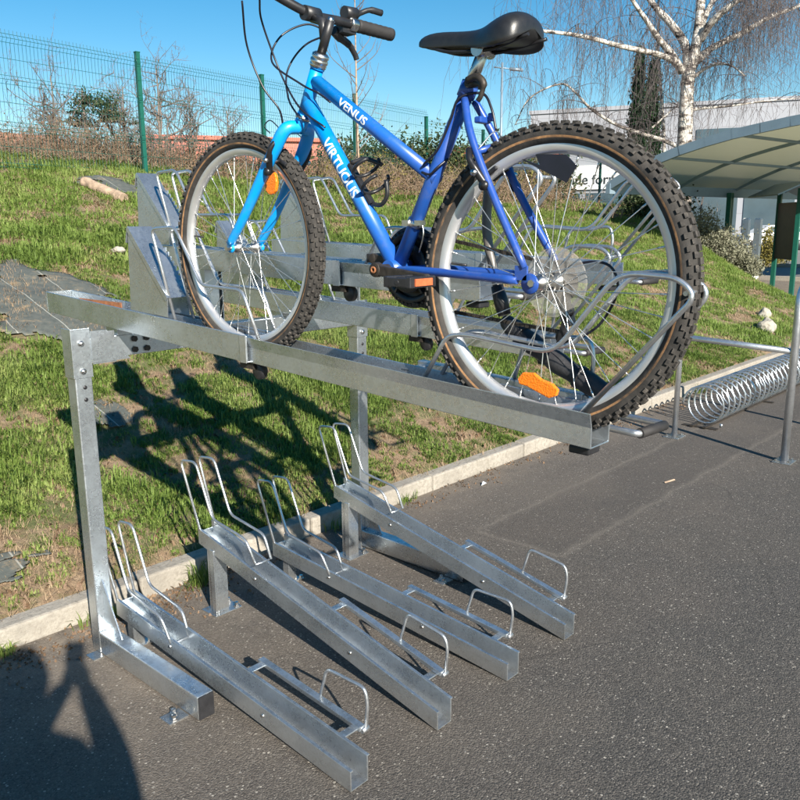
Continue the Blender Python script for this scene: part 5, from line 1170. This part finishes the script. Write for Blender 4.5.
vs = [W_(hf-.02,hx,.93), W_(hf-.01,hx,1.12), W_(hf-.02,hx,1.36), W_(hf-.01,hx,1.45), W_(hf+.01,hx,1.50), W_(hf+.03,hx,1.60), W_(hf+.02,hx,1.67),
      W_(hf-.02,hx+.19,1.37), W_(hf+.02,hx+.32,1.13), W_(hf+.13,hx+.255,1.33), W_(hf+.195,hx+.165,1.50),
      W_(hf-.02,hx-.17,1.36), W_(hf+.04,hx-.17,1.16), W_(hf+.17,hx-.01,1.34), W_(hf+.20,hx+.095,1.49),
      W_(hf-.02,hx+.10,.88), W_(hf+.0,hx+.12,.48), W_(hf-.03,hx+.13,.09), W_(hf-.02,hx-.10,.88), W_(hf+.01,hx-.13,.48), W_(hf-.03,hx-.14,.09), W_(hf+.12,hx+.15,.04), W_(hf+.12,hx-.16,.04)]
ed = [(0,1),(1,2),(2,3),(3,4),(4,5),(5,6),(2,7),(7,8),(8,9),(9,10),(2,11),(11,12),(12,13),(13,14),(0,15),(15,16),(16,17),(0,18),(18,19),(19,20),(17,21),(20,22)]
rd = [(.21,.14),(.18,.13),(.15,.12),.065,.055,.088,.075,.078,.080,.056,.034,.07,.062,.05,.032,.09,.062,.042,.09,.062,.042,.04,.04]
skin_body('body', vs, ed, rd, M['coat'], PT)
def hand(sg, c):
    vs = [c, c+V(0,0,.045)+rt*sg*-.01]; ed = [(0,1)]; rd = [.022,.026]
    for k in range(4):
        b0 = c+V(0,0,.03+.018*k)+rt*sg*.0+fw_*.012; i = len(vs); L = [.06,.068,.064,.052][k]
        vs += [b0+fw_*.018, b0+fw_*.026-rt*sg*L*.4, b0+fw_*.014-rt*sg*L*.75]; ed += [(1, i),(i,i+1),(i+1,i+2)]; rd += [.009,.0085,.0075]
    i = len(vs); vs += [c+V(0,0,.05)-rt*sg*.02-fw_*.02, c+V(0,0,.075)-rt*sg*.035-fw_*.018]; ed += [(0,i),(i,i+1)]; rd += [.011,.009]
    skin_body('hand', vs, ed, rd, M['skin'], PT, 0, 1)
hand(1, W_(-.045,.040,1.455)); hand(-1, W_(-.045,-.040,1.445))
mb = MB(); bm = bmesh.new(); bmesh.ops.create_uvsphere(bm, u_segments=20, v_segments=14, radius=1)
hc = W_(hf+.03, hx, 1.615); mb.add([hc+fw_*(v.co.x*.098)+rt*(v.co.y*.080)+V(0,0,v.co.z*.118) for v in bm.verts], [tuple(v.index for v in f.verts) for f in bm.faces], True)
mb.add([hc+fw_*(.098+v.co.x*.018)+rt*(v.co.y*.014)+V(0,0,-.012+v.co.z*.026) for v in bm.verts], [tuple(v.index for v in f.verts) for f in bm.faces], True)
for s_ in (-1, 1): mb.add([hc+fw_*(v.co.x*.018)+rt*(s_*.082+v.co.y*.010)+V(0,0,-.005+v.co.z*.032) for v in bm.verts], [tuple(v.index for v in f.verts) for f in bm.faces], True)
mb.build('head', M['skin'], PT)
for s_ in (-1, 1):
    mb = MB(); mb.add([hc+fw_*(.088+v.co.x*.012)+rt*(s_*.032+v.co.y*.014)+V(0,0,.012+v.co.z*.008) for v in bm.verts], [tuple(v.index for v in f.verts) for f in bm.faces], True); mb.build('eye', M['white'], PT)
mb = MB(); mb.add([hc+fw_*(.085+v.co.x*.010)+rt*(v.co.y*.024)+V(0,0,-.058+v.co.z*.006) for v in bm.verts], [tuple(v.index for v in f.verts) for f in bm.faces], True); mb.build('mouth', M['red'], PT)
mb = MB(); mb.add([hc-fw_*.014+fw_*(v.co.x*.100)+rt*(v.co.y*.112)+V(0,0,-.012+v.co.z*.130) for v in bm.verts], [tuple(v.index for v in f.verts) for f in bm.faces], True); mb.build('hair', M['hair'], PT); bm.free()
PH = thing('phone', W_(-.02, 0, 1.55), 'black smartphone held upright in both hands', 'phone')
mb = MB(); c_ = V(0,0,CH)-F*.018+Uv*-.035; MM = Matrix((Rv, F, Uv)).transposed(); mb.cbox(c_, .076, .009, .155, MM); mb.build('case', M['black'], PH, bevel=.003)
mb = MB(); mb.cbox(c_-F*.0052, .070, .001, .148, MM); mb.build('screen', M['glassdark'], PH)

for o in bpy.data.objects:
    if o.get('label') and len(o['label'].split()) > 16: print('LONG', o.name, len(o['label'].split()))
